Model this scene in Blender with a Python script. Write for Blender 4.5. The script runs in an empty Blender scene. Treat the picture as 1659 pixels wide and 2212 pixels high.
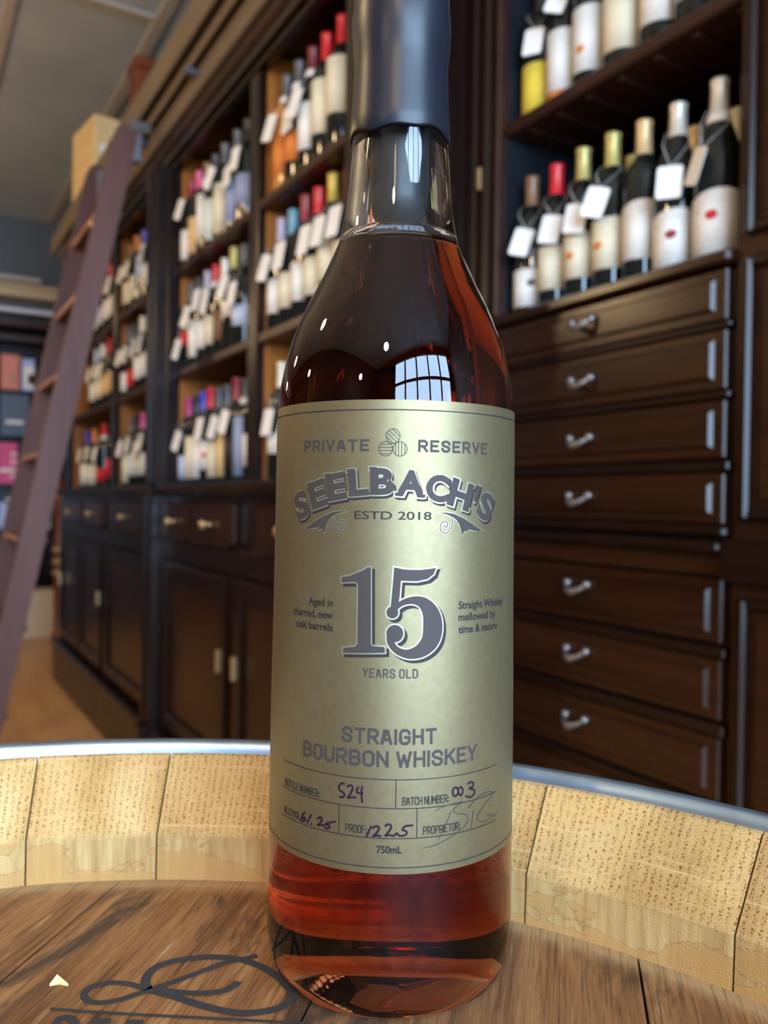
import bpy, bmesh, math, random
from mathutils import Vector, Matrix

random.seed(7)
scene = bpy.context.scene
C = scene.collection

# ------------------------------------------------------------------ camera
YAW = math.radians(30.2)      # angle between the view axis and the shelved wall
PITCH = math.radians(-0.67)
ROLL = math.radians(0.8)
cam_data = bpy.data.cameras.new('camera')
cam = bpy.data.objects.new('camera', cam_data)
C.objects.link(cam)
f0 = Vector((-math.cos(YAW), math.sin(YAW), 0))
r0 = Vector((math.sin(YAW), math.cos(YAW), 0))
fwd = f0 * math.cos(PITCH) + Vector((0, 0, 1)) * math.sin(PITCH)
u0 = r0.cross(fwd)
rgt = r0 * math.cos(ROLL) + u0 * math.sin(ROLL)
upv = rgt.cross(fwd)
cam.matrix_world = Matrix(((rgt.x, upv.x, -fwd.x, 0), (rgt.y, upv.y, -fwd.y, 0),
                           (rgt.z, upv.z, -fwd.z, 1.02), (0, 0, 0, 1)))
cam_data.sensor_fit = 'HORIZONTAL'
cam_data.sensor_width = 36.0
cam_data.lens = 36.0 * 1800.0 / 1659.0
cam_data.clip_start = 0.01
cam_data.dof.use_dof = True
cam_data.dof.focus_distance = 0.255
cam_data.dof.aperture_fstop = 17.0
cam_data.dof.aperture_blades = 0
scene.camera = cam

# ------------------------------------------------------------------ world, daylight, exposure
world = bpy.data.worlds.new('daylight')
scene.world = world
world.use_nodes = True
bg = world.node_tree.nodes['Background']
bg.inputs['Color'].default_value = (0.50, 0.72, 1.0, 1)
bg.inputs['Strength'].default_value = 17.0
pl = bpy.data.lights.new('window_right_offscreen', 'AREA')
pl.shape = 'RECTANGLE'
pl.size = 3.2
pl.size_y = 2.7
pl.cycles.is_portal = True
po = bpy.data.objects.new('window_right_offscreen', pl)
C.objects.link(po)
po.location = (2.66, -0.15, 1.75)
po.rotation_euler = (math.pi / 2, 0, math.pi / 2)
scene.view_settings.view_transform = 'Standard'
scene.view_settings.look = 'None'
scene.view_settings.gamma = 1.0
scene.view_settings.use_curve_mapping = False
scene.view_settings.exposure = 0.68
scene.cycles.max_bounces = 14
scene.cycles.transmission_bounces = 14
scene.cycles.transparent_max_bounces = 12
scene.cycles.sample_clamp_indirect = 5.0

# ------------------------------------------------------------------ helpers
def node_mat(name):
    m = bpy.data.materials.new(name)
    m.use_nodes = True
    return m, m.node_tree.nodes, m.node_tree.links, m.node_tree.nodes['Principled BSDF']

def setin(b, **kw):
    for k, v in kw.items():
        b.inputs[k.replace('_', ' ')].default_value = v

def rgba(c):
    return (c[0], c[1], c[2], 1)

def plain(name, col, rough=0.5, metal=0.0, var=0.12, scale=30.0, spec=0.5, coat=0.0):
    """a painted, printed or metal surface with slight procedural unevenness"""
    m, N, L, b = node_mat(name)
    tc = N.new('ShaderNodeTexCoord'); nz = N.new('ShaderNodeTexNoise'); mx = N.new('ShaderNodeMix')
    nz.inputs['Scale'].default_value = scale
    mx.data_type = 'RGBA'
    mx.inputs[6].default_value = rgba([c * (1 - var) for c in col])
    mx.inputs[7].default_value = rgba([min(1, c * (1 + var)) for c in col])
    L.new(tc.outputs['Object'], nz.inputs['Vector'])
    L.new(nz.outputs['Fac'], mx.inputs[0])
    L.new(mx.outputs[2], b.inputs['Base Color'])
    setin(b, Roughness=rough, Metallic=metal, Specular_IOR_Level=spec, Coat_Weight=coat)
    return m

def wood(name, dark, light, rough=0.35, axis='Z', scale=18.0, coat=0.2, bump=0.08):
    """stained wood with long grain along one axis"""
    m, N, L, b = node_mat(name)
    tc = N.new('ShaderNodeTexCoord'); mp = N.new('ShaderNodeMapping')
    st = {'X': (0.06, 1, 1), 'Y': (1, 0.06, 1), 'Z': (1, 1, 0.06)}[axis]
    mp.inputs['Scale'].default_value = [s * scale for s in st]
    n1 = N.new('ShaderNodeTexNoise'); n1.inputs['Scale'].default_value = 1.0
    n1.inputs['Detail'].default_value = 6; n1.inputs['Roughness'].default_value = 0.65
    n1.inputs['Distortion'].default_value = 0.6
    n2 = N.new('ShaderNodeTexNoise'); n2.inputs['Scale'].default_value = 5.0
    n2.inputs['Detail'].default_value = 3
    rp = N.new('ShaderNodeValToRGB')
    rp.color_ramp.elements[0].position = 0.3; rp.color_ramp.elements[0].color = rgba(dark)
    rp.color_ramp.elements[1].position = 0.72; rp.color_ramp.elements[1].color = rgba(light)
    L.new(tc.outputs['Object'], mp.inputs['Vector'])
    L.new(mp.outputs['Vector'], n1.inputs['Vector']); L.new(mp.outputs['Vector'], n2.inputs['Vector'])
    ad = N.new('ShaderNodeMath'); ad.operation = 'MULTIPLY_ADD'
    ad.inputs[1].default_value = 0.35
    L.new(n2.outputs['Fac'], ad.inputs[0]); 
    ml = N.new('ShaderNodeMath'); ml.operation = 'MULTIPLY'; ml.inputs[1].default_value = 0.68
    L.new(n1.outputs['Fac'], ml.inputs[0]); L.new(ml.outputs[0], ad.inputs[2])
    L.new(ad.outputs[0], rp.inputs['Fac'])
    L.new(rp.outputs['Color'], b.inputs['Base Color'])
    bp = N.new('ShaderNodeBump'); bp.inputs['Strength'].default_value = bump; bp.inputs['Distance'].default_value = 0.002
    L.new(ad.outputs[0], bp.inputs['Height']); L.new(bp.outputs['Normal'], b.inputs['Normal'])
    setin(b, Roughness=rough, Coat_Weight=coat, Coat_Roughness=0.2, Specular_IOR_Level=0.33)
    return m

def tag(o, label=None, cat=None, group=None, kind=None):
    if label: o['label'] = label
    if cat: o['category'] = cat
    if group: o['group'] = group
    if kind: o['kind'] = kind
    return o

def empty(name, loc=(0, 0, 0), rz=0.0):
    o = bpy.data.objects.new(name, None)
    o.empty_display_size = 0.05
    C.objects.link(o)
    o.location = loc
    o.rotation_euler = (0, 0, rz)
    return o

def anchor(root, loc):
    """set a thing's base point once its parts are built in room coordinates"""
    root.location = loc
    for ch in root.children:
        ch.matrix_parent_inverse = Matrix.Translation(loc).inverted()

def obj(name, bm, mat, parent=None, smooth=False, loc=None):
    if isinstance(bm, bmesh.types.BMesh):
        me = bpy.data.meshes.new(name)
        bm.normal_update()
        bm.to_mesh(me); bm.free()
    else:
        me = bm
    if smooth:
        me.polygons.foreach_set('use_smooth', [True] * len(me.polygons))
    if mat is not None and not me.materials:
        me.materials.append(mat)
    o = bpy.data.objects.new(name, me)
    C.objects.link(o)
    if parent is not None:
        o.parent = parent
    if loc is not None:
        o.location = loc
    return o

def add_box(bm, x0, x1, y0, y1, z0, z1, bev=0.0):
    r = bmesh.ops.create_cube(bm, size=1.0)
    vs = r['verts']
    for v in vs:
        v.co = Vector((x0 + (v.co.x + .5) * (x1 - x0), y0 + (v.co.y + .5) * (y1 - y0), z0 + (v.co.z + .5) * (z1 - z0)))
    if bev > 0:
        es = list({e for v in vs for e in v.link_edges})
        bmesh.ops.bevel(bm, geom=es, offset=bev, segments=1, affect='EDGES', profile=0.5)
    return bm

def boxes(name, mat, parent, *bb, bev=0.003):
    bm = bmesh.new()
    for b in bb:
        add_box(bm, *b, bev=min(bev, 0.3 * min(abs(b[1] - b[0]), abs(b[3] - b[2]), abs(b[5] - b[4]))))
    return obj(name, bm, mat, parent)

def struct(name, mat, *bb, bev=0.0, parent=None):
    o = boxes(name, mat, parent, *bb, bev=bev)
    if parent is None: tag(o, kind='structure')
    return o

def lathe(bm, prof, seg=24, a0=0.0, a1=2 * math.pi, c=(0, 0)):
    """revolve (r, z) points about the z axis; r = 0 points become poles"""
    full = abs(a1 - a0 - 2 * math.pi) < 1e-6
    n = seg if full else seg + 1
    rings = []
    for r, z in prof:
        if r < 1e-7:
            rings.append([bm.verts.new((c[0], c[1], z))])
        else:
            rings.append([bm.verts.new((c[0] + r * math.cos(a0 + (a1 - a0) * i / seg), c[1] + r * math.sin(a0 + (a1 - a0) * i / seg), z)) for i in range(n)])
    for A, B in zip(rings, rings[1:]):
        m = seg
        for i in range(m):
            j = (i + 1) % n if full else i + 1
            if len(A) == 1 and len(B) == 1: continue
            if len(A) == 1: bm.faces.new((A[0], B[j], B[i]))
            elif len(B) == 1: bm.faces.new((A[i], A[j], B[0]))
            else: bm.faces.new((A[i], A[j], B[j], B[i]))
    return bm

def lathe_obj(name, prof, mat, parent=None, seg=24, loc=None, smooth=True):
    bm = lathe(bmesh.new(), prof, seg)
    bmesh.ops.recalc_face_normals(bm, faces=bm.faces)
    return obj(name, bm, mat, parent, smooth, loc)

def ribbon(bm, pts, w, z=0.0, caps=True):
    """flat ribbon of constant or listed width along 2D points, round ends by clipping"""
    P = [Vector((p[0], p[1])) for p in pts]
    n = len(P)
    ws = w if isinstance(w, (list, tuple)) else [w] * n
    Lv, Rv = [], []
    for i in range(n):
        t = (P[min(i + 1, n - 1)] - P[max(i - 1, 0)])
        if t.length < 1e-9: t = Vector((1, 0))
        t.normalize(); nn = Vector((-t.y, t.x)) * ws[i] * 0.5
        if 0 < i < n - 1:
            e = P[i + 1] - P[i]
            if e.length > 1e-9: nn *= min(1.0 / max(abs(e.normalized().dot(t)), 0.4), 1.8)
        Lv.append(bm.verts.new((P[i].x + nn.x, P[i].y + nn.y, z)))
        Rv.append(bm.verts.new((P[i].x - nn.x, P[i].y - nn.y, z)))
    for i in range(n - 1):
        bm.faces.new((Rv[i], Rv[i + 1], Lv[i + 1], Lv[i]))
    for k in (0, n - 1) if caps else ():
        disc(bm, P[k].x, P[k].y, ws[k] * 0.5, z)

def disc(bm, x, y, r, z=0.0, seg=14):
    bm.faces.new([bm.verts.new((x + r * math.cos(2 * math.pi * i / seg), y + r * math.sin(2 * math.pi * i / seg), z)) for i in range(seg)])

def smooth_path(pts, sub=5):
    """Catmull-Rom through the points"""
    P = [Vector((p[0], p[1])) for p in pts]
    if len(P) < 3: return [(p.x, p.y) for p in P]
    out = []
    for i in range(len(P) - 1):
        p0 = P[max(i - 1, 0)]; p1 = P[i]; p2 = P[i + 1]; p3 = P[min(i + 2, len(P) - 1)]
        for k in range(sub):
            t = k / sub
            q = 0.5 * ((2 * p1) + (p2 - p0) * t + (2 * p0 - 5 * p1 + 4 * p2 - p3) * t * t + (3 * p1 - p0 - 3 * p2 + p3) * t ** 3)
            out.append((q.x, q.y))
    out.append((P[-1].x, P[-1].y))
    return out

HANDWRITING = {
 '524': [[(-13.67, 71.27), (-14.75, 71.21), (-15.32, 70.08), (-15.08, 69.19), (-13.98, 68.72), (-13.61, 67.93), (-14.27, 67.21), (-15.05, 67.4)], [(-12.67, 70.56), (-11.98, 71.06), (-11.23, 70.85), (-11.09, 70.12), (-11.63, 68.81), (-12.4, 67.38), (-11.39, 67.63), (-10.18, 67.64)], [(-9.5, 70.7), (-9.78, 69.22), (-8.07, 69.17)], [(-8.27, 71.02), (-8.4, 68.73), (-8.16, 66.67)]],
 '003': [[(19.82, 69.97), (19.14, 69.82), (18.76, 69.07), (18.82, 68.09), (19.56, 67.4), (20.34, 67.87), (20.63, 68.84), (20.27, 69.65), (19.72, 69.99)], [(21.52, 69.8), (20.92, 69.55), (20.68, 68.79), (20.89, 67.87), (21.56, 67.38), (22.11, 67.92), (22.26, 68.88), (21.78, 69.63), (21.37, 69.78)], [(24.2, 70.33), (25.29, 70.64), (26.32, 69.89), (25.71, 69.07), (24.65, 68.84), (26.17, 68.34), (26.82, 67.4), (26.09, 66.43), (24.53, 66.27), (23.44, 66.85)]],
 '6125': [[(-27.57, 60.28), (-28.51, 58.92), (-28.92, 57.74), (-28.22, 57.36), (-27.21, 58.05), (-27.35, 58.7), (-28.37, 58.18)], [(-24.89, 60.07), (-25.65, 58.69), (-26.43, 57.35)], [(-24.89, 57.51), (-24.66, 57.35)], [(-22.45, 59.52), (-21.57, 60.17), (-20.8, 59.86), (-21.24, 58.84), (-22.35, 57.58), (-21.22, 58.04), (-20.11, 57.97), (-19.29, 58.81)], [(-16.43, 59.84), (-18.95, 58.96), (-19.23, 58.4), (-18.45, 58.47), (-18.11, 58.07), (-18.72, 57.4), (-19.7, 57.38)]],
 '1225': [[(-5.42, 59.72), (-6.14, 58.21), (-6.79, 56.67)], [(-4.91, 59.38), (-3.89, 59.98), (-3.14, 59.48), (-3.62, 58.3), (-4.84, 56.98), (-3.85, 57.29), (-2.74, 57.14)], [(-1.39, 60.18), (-0.42, 60.66), (0.33, 60.09), (-0.14, 58.84), (-1.31, 57.28), (-0.37, 57.55), (0.73, 57.37)], [(1.18, 57.33), (1.71, 57.99)], [(6.37, 60.26), (4.22, 60.04), (3.58, 59.02), (4.4, 58.79), (4.82, 58.16), (4.22, 57.47), (2.74, 57.33), (2.07, 58.04)]],
 'sig': [[(12.94, 63.91), (14.72, 64.55), (17.47, 65.17), (22.41, 65.33), (20.14, 64.36), (18.84, 63.17), (20.52, 62.19), (23.25, 61.45), (24.34, 60.09), (23.29, 58.17), (20.0, 56.45), (15.75, 54.8), (12.41, 53.83), (9.82, 53.53)], [(18.21, 63.26), (17.16, 60.76), (15.7, 58.36), (14.38, 55.69)], [(26.26, 61.82), (26.06, 59.94), (25.48, 56.86)], [(24.3, 63.07), (27.67, 65.38), (31.46, 66.18), (34.71, 65.65), (33.98, 64.05), (30.53, 62.29), (28.17, 60.12), (28.07, 58.81), (29.95, 57.85), (32.63, 57.59), (38.16, 58.38)], [(32.26, 59.04), (33.03, 59.36), (33.48, 58.59), (35.06, 58.77), (35.7, 58.16)]],
}
ORNAMENT = [(-13.89, 150.17), (-16.53, 150.28), (-19.27, 149.88), (-22.65, 148.58), (-26.86, 146.48), (-30.37, 144.68), (-27.5, 144.89), (-24.07, 145.39), (-24.47, 144.58), (-22.97, 144.95), (-22.04, 143.62), (-21.63, 145.34), (-21.07, 146.75), (-20.18, 147.96), (-18.79, 148.98), (-16.52, 149.77)]
SPIRAL = [(-18.46, 148.91), (-18.75, 147.4), (-18.35, 145.9), (-17.23, 144.59), (-15.84, 144.27), (-14.88, 145.04), (-14.69, 146.31), (-15.32, 147.39), (-16.39, 147.69), (-17.09, 146.92), (-16.72, 146.06), (-16.05, 146.24), (-16.1, 146.75)]
DIGIT_ONE = [(-15.77, 131.07), (-13.16, 131.56), (-9.17, 133.23), (-7.62, 134.22), (-6.74, 134.24), (-6.39, 112.26), (-5.9, 111.58), (-2.33, 111.46), (-2.17, 109.82), (-14.91, 109.15), (-14.84, 110.58), (-11.27, 111.16), (-10.39, 111.92), (-10.49, 129.07), (-11.25, 129.89), (-15.64, 129.55)]
DIGIT_FLAG = [(0.08, 134.39), (3.26, 133.81), (7.59, 133.69), (11.03, 134.05), (12.64, 134.32), (11.96, 132.44), (10.07, 131.04), (6.9, 130.39), (2.17, 130.51), (1.85, 125.86), (1.33, 122.56), (0.88, 121.34), (-0.92, 121.4), (-0.59, 124.89), (-0.19, 130.06)]
DIGIT_STEM = [(0.79, 134.07), (0.62, 129.6), (0.44, 125.37), (-0.07, 121.61)]
DIGIT_BOWL = [(0.48, 122.46), (2.45, 124.08), (5.53, 124.94), (8.68, 124.21), (10.94, 121.58), (11.84, 117.78), (11.19, 113.55), (8.36, 110.55), (4.54, 109.52), (1.22, 110.59), (-0.61, 112.91), (-0.5, 115.02)]
DIGIT_BALLS = [(-0.21, 121.42), (0.58, 115.37)]
BRAND = [
 ([(-180.0, 147.8), (-180.3, 143.1), (-181.0, 138.1), (-180.4, 132.2), (-179.4, 126.3), (-178.6, 120.6), (-178.0, 114.5), (-177.5, 110.8), (-177.3, 106.6), (-176.9, 102.0), (-177.8, 97.2), (-180.4, 93.8), (-183.8, 92.9), (-186.7, 93.9), (-188.2, 96.8), (-187.3, 101.7), (-184.1, 106.2), (-180.1, 109.3), (-176.0, 112.5)], 2.3),
 ([(-178.0, 110.8), (-182.0, 111.0), (-185.8, 112.6), (-189.0, 115.9), (-190.0, 121.1), (-189.0, 127.6), (-186.6, 133.7), (-183.2, 138.9), (-178.8, 143.1), (-172.7, 146.6), (-165.4, 148.8), (-158.8, 149.4), (-154.4, 149.0), (-150.9, 146.4), (-149.6, 142.7), (-150.3, 137.6), (-152.5, 132.1), (-157.1, 126.9), (-163.9, 121.4), (-170.7, 116.7), (-176.0, 112.5), (-178.9, 110.9)], 2.9),
 ([(-176.4, 113.6), (-171.9, 118.6), (-168.9, 123.0), (-166.7, 127.6), (-166.0, 131.6), (-166.9, 134.7), (-168.5, 136.8)], 2.6),
 ([(-181.9, 82.8), (-171.0, 98.2), (-159.8, 115.0), (-148.7, 131.7), (-138.8, 146.5)], 1.2),
 ([(-172.2, 82.8), (-175.2, 84.1), (-175.1, 86.0), (-173.0, 87.7), (-169.4, 87.9)], 2.6),
 ([(-169.8, 92.5), (-167.2, 97.0)], 2.4),
 ([(-168.4, 94.8), (-165.9, 94.2)], 3.0),
 ([(-164.2, 101.1), (-161.7, 105.3)], 2.2),
]

# ------------------------------------------------------------------ materials
M = {}
M['mahogany'] = wood('dark_mahogany', (0.0046, 0.0018, 0.0013), (0.0150, 0.0052, 0.0030), 0.26, 'Z', coat=0.0)
M['mahogany_x'] = wood('dark_mahogany_long', (0.0046, 0.0018, 0.0013), (0.0160, 0.0055, 0.0030), 0.26, 'X', coat=0.0)
M['drawer'] = wood('drawer_mahogany', (0.011, 0.0034, 0.0016), (0.036, 0.0122, 0.0045), 0.24, 'X', 14, coat=0.0)
M['shelf'] = wood('shelf_board', (0.017, 0.0058, 0.0038), (0.042, 0.0145, 0.0088), 0.40, 'X', coat=0.0)
M['inner'] = wood('amber_inner_panel', (0.19, 0.056, 0.008), (0.42, 0.150, 0.022), 0.45, 'Z', 10, coat=0.0)
M['back'] = M['mahogany']
M['cornice'] = wood('tan_cornice', (0.125, 0.090, 0.056), (0.215, 0.160, 0.102), 0.45, 'X', 8, coat=0.0)
M['red_wood'] = wood('red_turned_wood', (0.10, 0.022, 0.008), (0.22, 0.06, 0.02), 0.3, 'Z', 12)
M['ladder'] = wood('ladder_wood', (0.068, 0.024, 0.018), (0.118, 0.046, 0.034), 0.55, 'Z', 12, coat=0.0)
M['ladder_edge'] = wood('ladder_worn_edge', (0.30, 0.13, 0.075), (0.55, 0.28, 0.17), 0.35, 'Z', 12)
M['floor'] = wood('floor_boards', (0.42, 0.20, 0.070), (0.72, 0.40, 0.16), 0.4, 'X', 5)
M['pine'] = wood('pine_crate', (0.55, 0.36, 0.14), (0.80, 0.58, 0.28), 0.6, 'X', 16, coat=0)
M['black_lacquer'] = plain('black_lacquer', (0.010, 0.013, 0.018), 0.28, 0, 0.5, 14, coat=0.5)
M['black'] = plain('black_recess', (0.006, 0.006, 0.006), 0.7)
M['brass'] = plain('worn_brass', (0.62, 0.46, 0.24), 0.3, 0.9)
M['pewter'] = plain('pewter', (0.22, 0.20, 0.19), 0.30, 0.85)
M['iron'] = plain('dark_iron', (0.20, 0.21, 0.24), 0.35, 0.8)
M['ceiling'] = plain('grey_gloss_ceiling', (0.40, 0.455, 0.49), 0.32, 0, 0.28, 2.2)
M['trim'] = plain('pale_ceiling_trim', (0.42, 0.38, 0.33), 0.4)
M['wall'] = plain('umber_wall', (0.045, 0.030, 0.020), 0.6)
M['slate'] = plain('slate_painted_wall', (0.055, 0.062, 0.066), 0.45)
M['sky_reflection'] = plain('painted_sky_reflection', (0.62, 0.66, 0.78), 0.3)  # bluish white paint stands in for sky reflected on a glossy edge
M['tan_trim'] = plain('tan_beam_paint', (0.45, 0.34, 0.20), 0.5)
M['frame'] = plain('black_window_frame', (0.012, 0.012, 0.013), 0.4)
M['pavement'] = plain('pavement', (0.30, 0.30, 0.30), 0.8)
M['card'] = plain('brown_card', (0.55, 0.43, 0.29), 0.7)
M['paper'] = plain('white_paper', (0.80, 0.79, 0.76), 0.6, var=0.03)

# ------------------------------------------------------------------ setting
struct('floor', M['floor'], (-7.2, 2.75, -3.3, 1.6, -0.06, 0.0))
struct('ceiling', M['ceiling'], (-7.2, 2.75, -3.3, 1.6, 3.20, 3.26))
struct('trim_1', M['trim'], (-7.0, 2.6, 0.985, 1.045, 3.185, 3.20), bev=0.004)
struct('trim_2', M['trim'], (-7.0, 2.6, 0.385, 0.435, 3.185, 3.20), bev=0.004)
struct('trim_3', M['trim'], (-3.85, -3.80, -3.2, 0.385, 3.188, 3.20), (-3.85, -3.80, 0.435, 0.985, 3.188, 3.20), bev=0.003)
struct('wall_back', M['wall'], (-7.2, 2.75, 1.52, 1.6, 0.0, 3.20))
struct('wall_front', M['wall'], (-7.2, 2.75, -3.3, -3.2, 0.0, 3.20))
struct('wall_left', M['slate'], (-7.2, -7.1, -3.2, 1.52, 0.0, 3.20))
WY0, WY1 = -1.75, 1.40
struct('wall_right', M['wall'], (2.60, 2.75, -3.2, WY0, 0, 3.2), (2.60, 2.75, WY1, 1.52, 0, 3.2),
       (2.60, 2.75, WY0, WY1, 0, 0.45), (2.60, 2.75, WY0, WY1, 3.05, 3.2))
struct('trim_4', M['tan_trim'], (-7.1, -6.95, -3.2, 1.5, 2.555, 2.625), bev=0.006)
struct('trim_5', M['tan_trim'], (-7.1, -6.93, -3.2, 1.5, 2.625, 2.655), bev=0.004)
struct('wall_reflection_strip', M['trim'], (-7.1, -7.04, -3.2, 0.95, 2.70, 2.735), bev=0.003)  # pale strip built in place of a reflected streak on the wall
win = struct('window_1', M['frame'], (2.62, 2.70, WY0, WY1, 2.97, 3.05), (2.62, 2.70, WY0, WY1, 0.45, 0.53),
             (2.62, 2.70, WY0, WY0 + 0.08, 0.53, 2.97), (2.62, 2.70, WY1 - 0.08, WY1, 0.53, 2.97))
for yy in (-1.05, -0.42, 0.20, 0.80):
    boxes('mullion', M['frame'], win, (2.63, 2.69, yy - 0.035, yy + 0.035, 0.53, 2.97))
boxes('transom_bar', M['frame'], win, (2.635, 2.685, WY0 + 0.08, WY1 - 0.08, 2.25, 2.32))
boxes('transom_bar', M['frame'], win, (2.64, 2.68, WY0 + 0.08, WY1 - 0.08, 1.32, 1.36))
struct('pavement', M['pavement'], (2.76, 14.0, -9.0, 8.0, -0.2, -0.1))

# ------------------------------------------------------------------ bookcase along the wall (projecting left-hand run)
SX0, SX1 = -5.02, -1.56           # ends of the run
BAYS = [(-2.10, -1.60), (-2.88, -2.165), (-3.79, -2.955), (-4.95, -3.86)]
CT, S1, S2, TOP = 1.07, 1.465, 1.82, 2.21
book = empty('wall_bookcase')
tag(book, 'dark mahogany wall bookcase with four bays of wine bottles and tan cornice', 'bookcase')
def bk(name, mat, *bb, bev=0.003):
    return boxes(name, mat, book, *bb, bev=bev)
bk('back_panel', M['back'], (SX0, SX1, 1.14, 1.165, CT, 2.46))
bk('end_panel', M['mahogany'], (-1.60, SX1, 0.82, 1.14, CT, 2.22))
bk('end_panel', M['mahogany'], (SX0, -4.95, 0.82, 1.14, CT, 2.22))
# partitions: dark face frame with amber inner faces
for x0, x1 in ((-2.165, -2.10), (-3.86, -3.79)):
    bk('partition', M['inner'], (x0 + 0.004, x1, 0.845, 1.14, CT, 2.22), bev=0.001)
    bk('face_frame', M['mahogany'], (x0, x1, 0.82, 0.845, CT, 2.22))
bk('partition', M['inner'], (-2.951, -2.88, 0.845, 1.14, CT, 2.22), bev=0.001)
bk('pilaster', M['mahogany'], (-2.955, -2.88, 0.755, 0.845, CT, 2.17))
bk('pilaster_bead', M['mahogany'], (-2.886, -2.868, 0.795, 0.812, CT + 0.01, 2.16), bev=0.006)
bk('pilaster_bead', M['mahogany'], (-2.96, -2.925, 0.745, 0.757, CT + 0.01, 2.16), bev=0.004)
bk('inner_lining', M['inner'], (-4.95, -4.944, 0.85, 1.14, CT, 2.2), bev=0)
for i, (x0, x1) in enumerate(BAYS):
    for z in (S1, S2):
        bk('shelf', M['shelf'], (x0 + 0.0008, x1 - 0.0008, 0.825, 1.139, z - 0.026, z))
    bk('bay_ceiling', M['back'], (x0 + 0.0008, x1 - 0.0008, 0.84, 1.139, TOP, TOP + 0.02))
bk('header', M['mahogany_x'], (SX0, SX1, 0.815, 0.845, 2.165, 2.245))
bk('header_bead', M['mahogany_x'], (SX0, SX1, 0.803, 0.8155, 2.188, 2.206), bev=0.005)
bk('lower_moulding', M['shelf'], (SX0, SX1 + 0.02, 0.802, 0.845, 2.238, 2.276), bev=0.010)
bk('fascia', M['cornice'], (SX0, SX1 + 0.02, 0.792, 0.845, 2.292, 2.378), bev=0.005)
bk('recess_board', M['mahogany_x'], (SX0, SX1 + 0.02, 0.812, 0.845, 2.276, 2.292), (SX0, SX1 + 0.02, 0.81, 0.845, 2.378, 2.465))
bk('crown_moulding', M['cornice'], (SX0 - 0.02, SX1 + 0.04, 0.730, 0.743, 2.380, 2.478), (SX0 - 0.02, SX1 + 0.04, 0.7425, 0.85, 2.460, 2.478), bev=0.004)
bk('top_board', M['mahogany_x'], (SX0 - 0.02, SX1 - 0.001, 0.85, 1.30, 2.450, 2.478))
bk('ladder_rail', M['cornice'], (SX0 + 0.05, SX1 + 0.02, 0.762, 0.774, 2.352, 2.386), bev=0.004)
for x in (-1.95, -2.55, -3.15, -3.75, -4.35):
    bk('rail_bracket', M['iron'], (x - 0.016, x + 0.016, 0.750, 0.793, 2.330, 2.352), bev=0.004)
anchor(book, (-3.3, 1.0, CT))

# ------------------------------------------------------------------ base cabinets under the bookcase
def panel_front(parent, name, x0, x1, z0, z1, y, mat, fw=0.055, th=0.022):
    """frame of four members around a recessed panel; the outer leaf is the part, the panel and members its pieces"""
    leaf = boxes(name, mat, parent, (x0, x1, y + 0.010, y + th, z0, z1), bev=0.001)
    boxes('rail', M['mahogany_x'], leaf, (x0 + fw, x1 - fw, y - 0.004, y + 0.0105, z1 - fw, z1), bev=0.004)
    boxes('rail', M['mahogany_x'], leaf, (x0 + fw, x1 - fw, y - 0.004, y + 0.0105, z0, z0 + fw), bev=0.004)
    boxes('stile', M['mahogany'], leaf, (x0, x0 + fw, y - 0.004, y + 0.0105, z0, z1), bev=0.006)
    boxes('stile', M['mahogany'], leaf, (x1 - fw, x1, y - 0.004, y + 0.0105, z0, z1), bev=0.006)
    return leaf

def knob(parent, x, y, z, mat):
    bm = lathe(bmesh.new(), [(0.0, 0.030), (0.008, 0.029), (0.014, 0.024), (0.015, 0.019), (0.010, 0.013), (0.006, 0.008), (0.006, 0.002), (0.011, 0.0), (0, 0)], 14)
    bmesh.ops.recalc_face_normals(bm, faces=bm.faces)
    bmesh.ops.rotate(bm, verts=bm.verts, cent=(0, 0, 0), matrix=Matrix.Rotation(math.pi / 2, 3, 'X'))
    bmesh.ops.translate(bm, verts=bm.verts, vec=(x, y, z))
    return obj('knob', bm, mat, parent, True)

def base_unit(x0, x1, drawers, doors, label):
    u = empty('base_cabinet', (0, 0, 0))
    tag(u, label, 'cabinet', 'base cabinets under the bookcase')
    boxes('carcass', M['mahogany'], u, (x0, x1, 0.805, 1.30, 0.10, 1.035))
    boxes('plinth', M['mahogany_x'], u, (x0, x1, 0.755, 0.806, 0.0, 0.205), bev=0.006)
    boxes('plinth_cap', M['mahogany_x'], u, (x0, x1, 0.742, 0.806, 0.206, 0.232), bev=0.008)
    boxes('face_rail', M['mahogany_x'], u, (x0, x1, 0.786, 0.806, 0.815, 0.885), bev=0.004)
    for a, b in drawers:
        d = boxes('drawer', M['drawer'], u, (a, b, 0.778, 0.806, 0.895, 1.012), bev=0.007)
        boxes('drawer_bead', M['drawer'], d, (a + .004, b - .004, 0.770, 0.779, 0.889, 0.897), bev=0.003)
        knob(d, (a + b) / 2, 0.779, 0.948, M['brass'])
    for a, b, side in doors:
        d = panel_front(u, 'door', a, b, 0.245, 0.805, 0.786, M['drawer'])
        xe = b - 0.028 if side > 0 else a + 0.028
        boxes('latch', M['brass'], d, (xe - 0.008, xe + 0.008, 0.770, 0.784, 0.535, 0.60), bev=0.003)
    anchor(u, ((x0 + x1) / 2, 1.0, 0))
    return u
base_unit(-2.165, -1.56, [(-1.985, -1.60)], [(-2.155, -1.60, -1)], 'dark mahogany base cabinet below the bottles next to the drawer chest')
base_unit(-2.88, -2.167, [(-2.525, -2.0 - 0.17), (-2.87, -2.55)], [(-2.86, -2.225, 1)], 'dark mahogany base cabinet with brass knob drawers beside the pilaster')
base_unit(-3.825, -2.957, [(-3.68, -3.11)], [(-3.80, -3.03, 1)], 'dark mahogany base cabinet behind the ladder, touching the pilaster')
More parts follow.
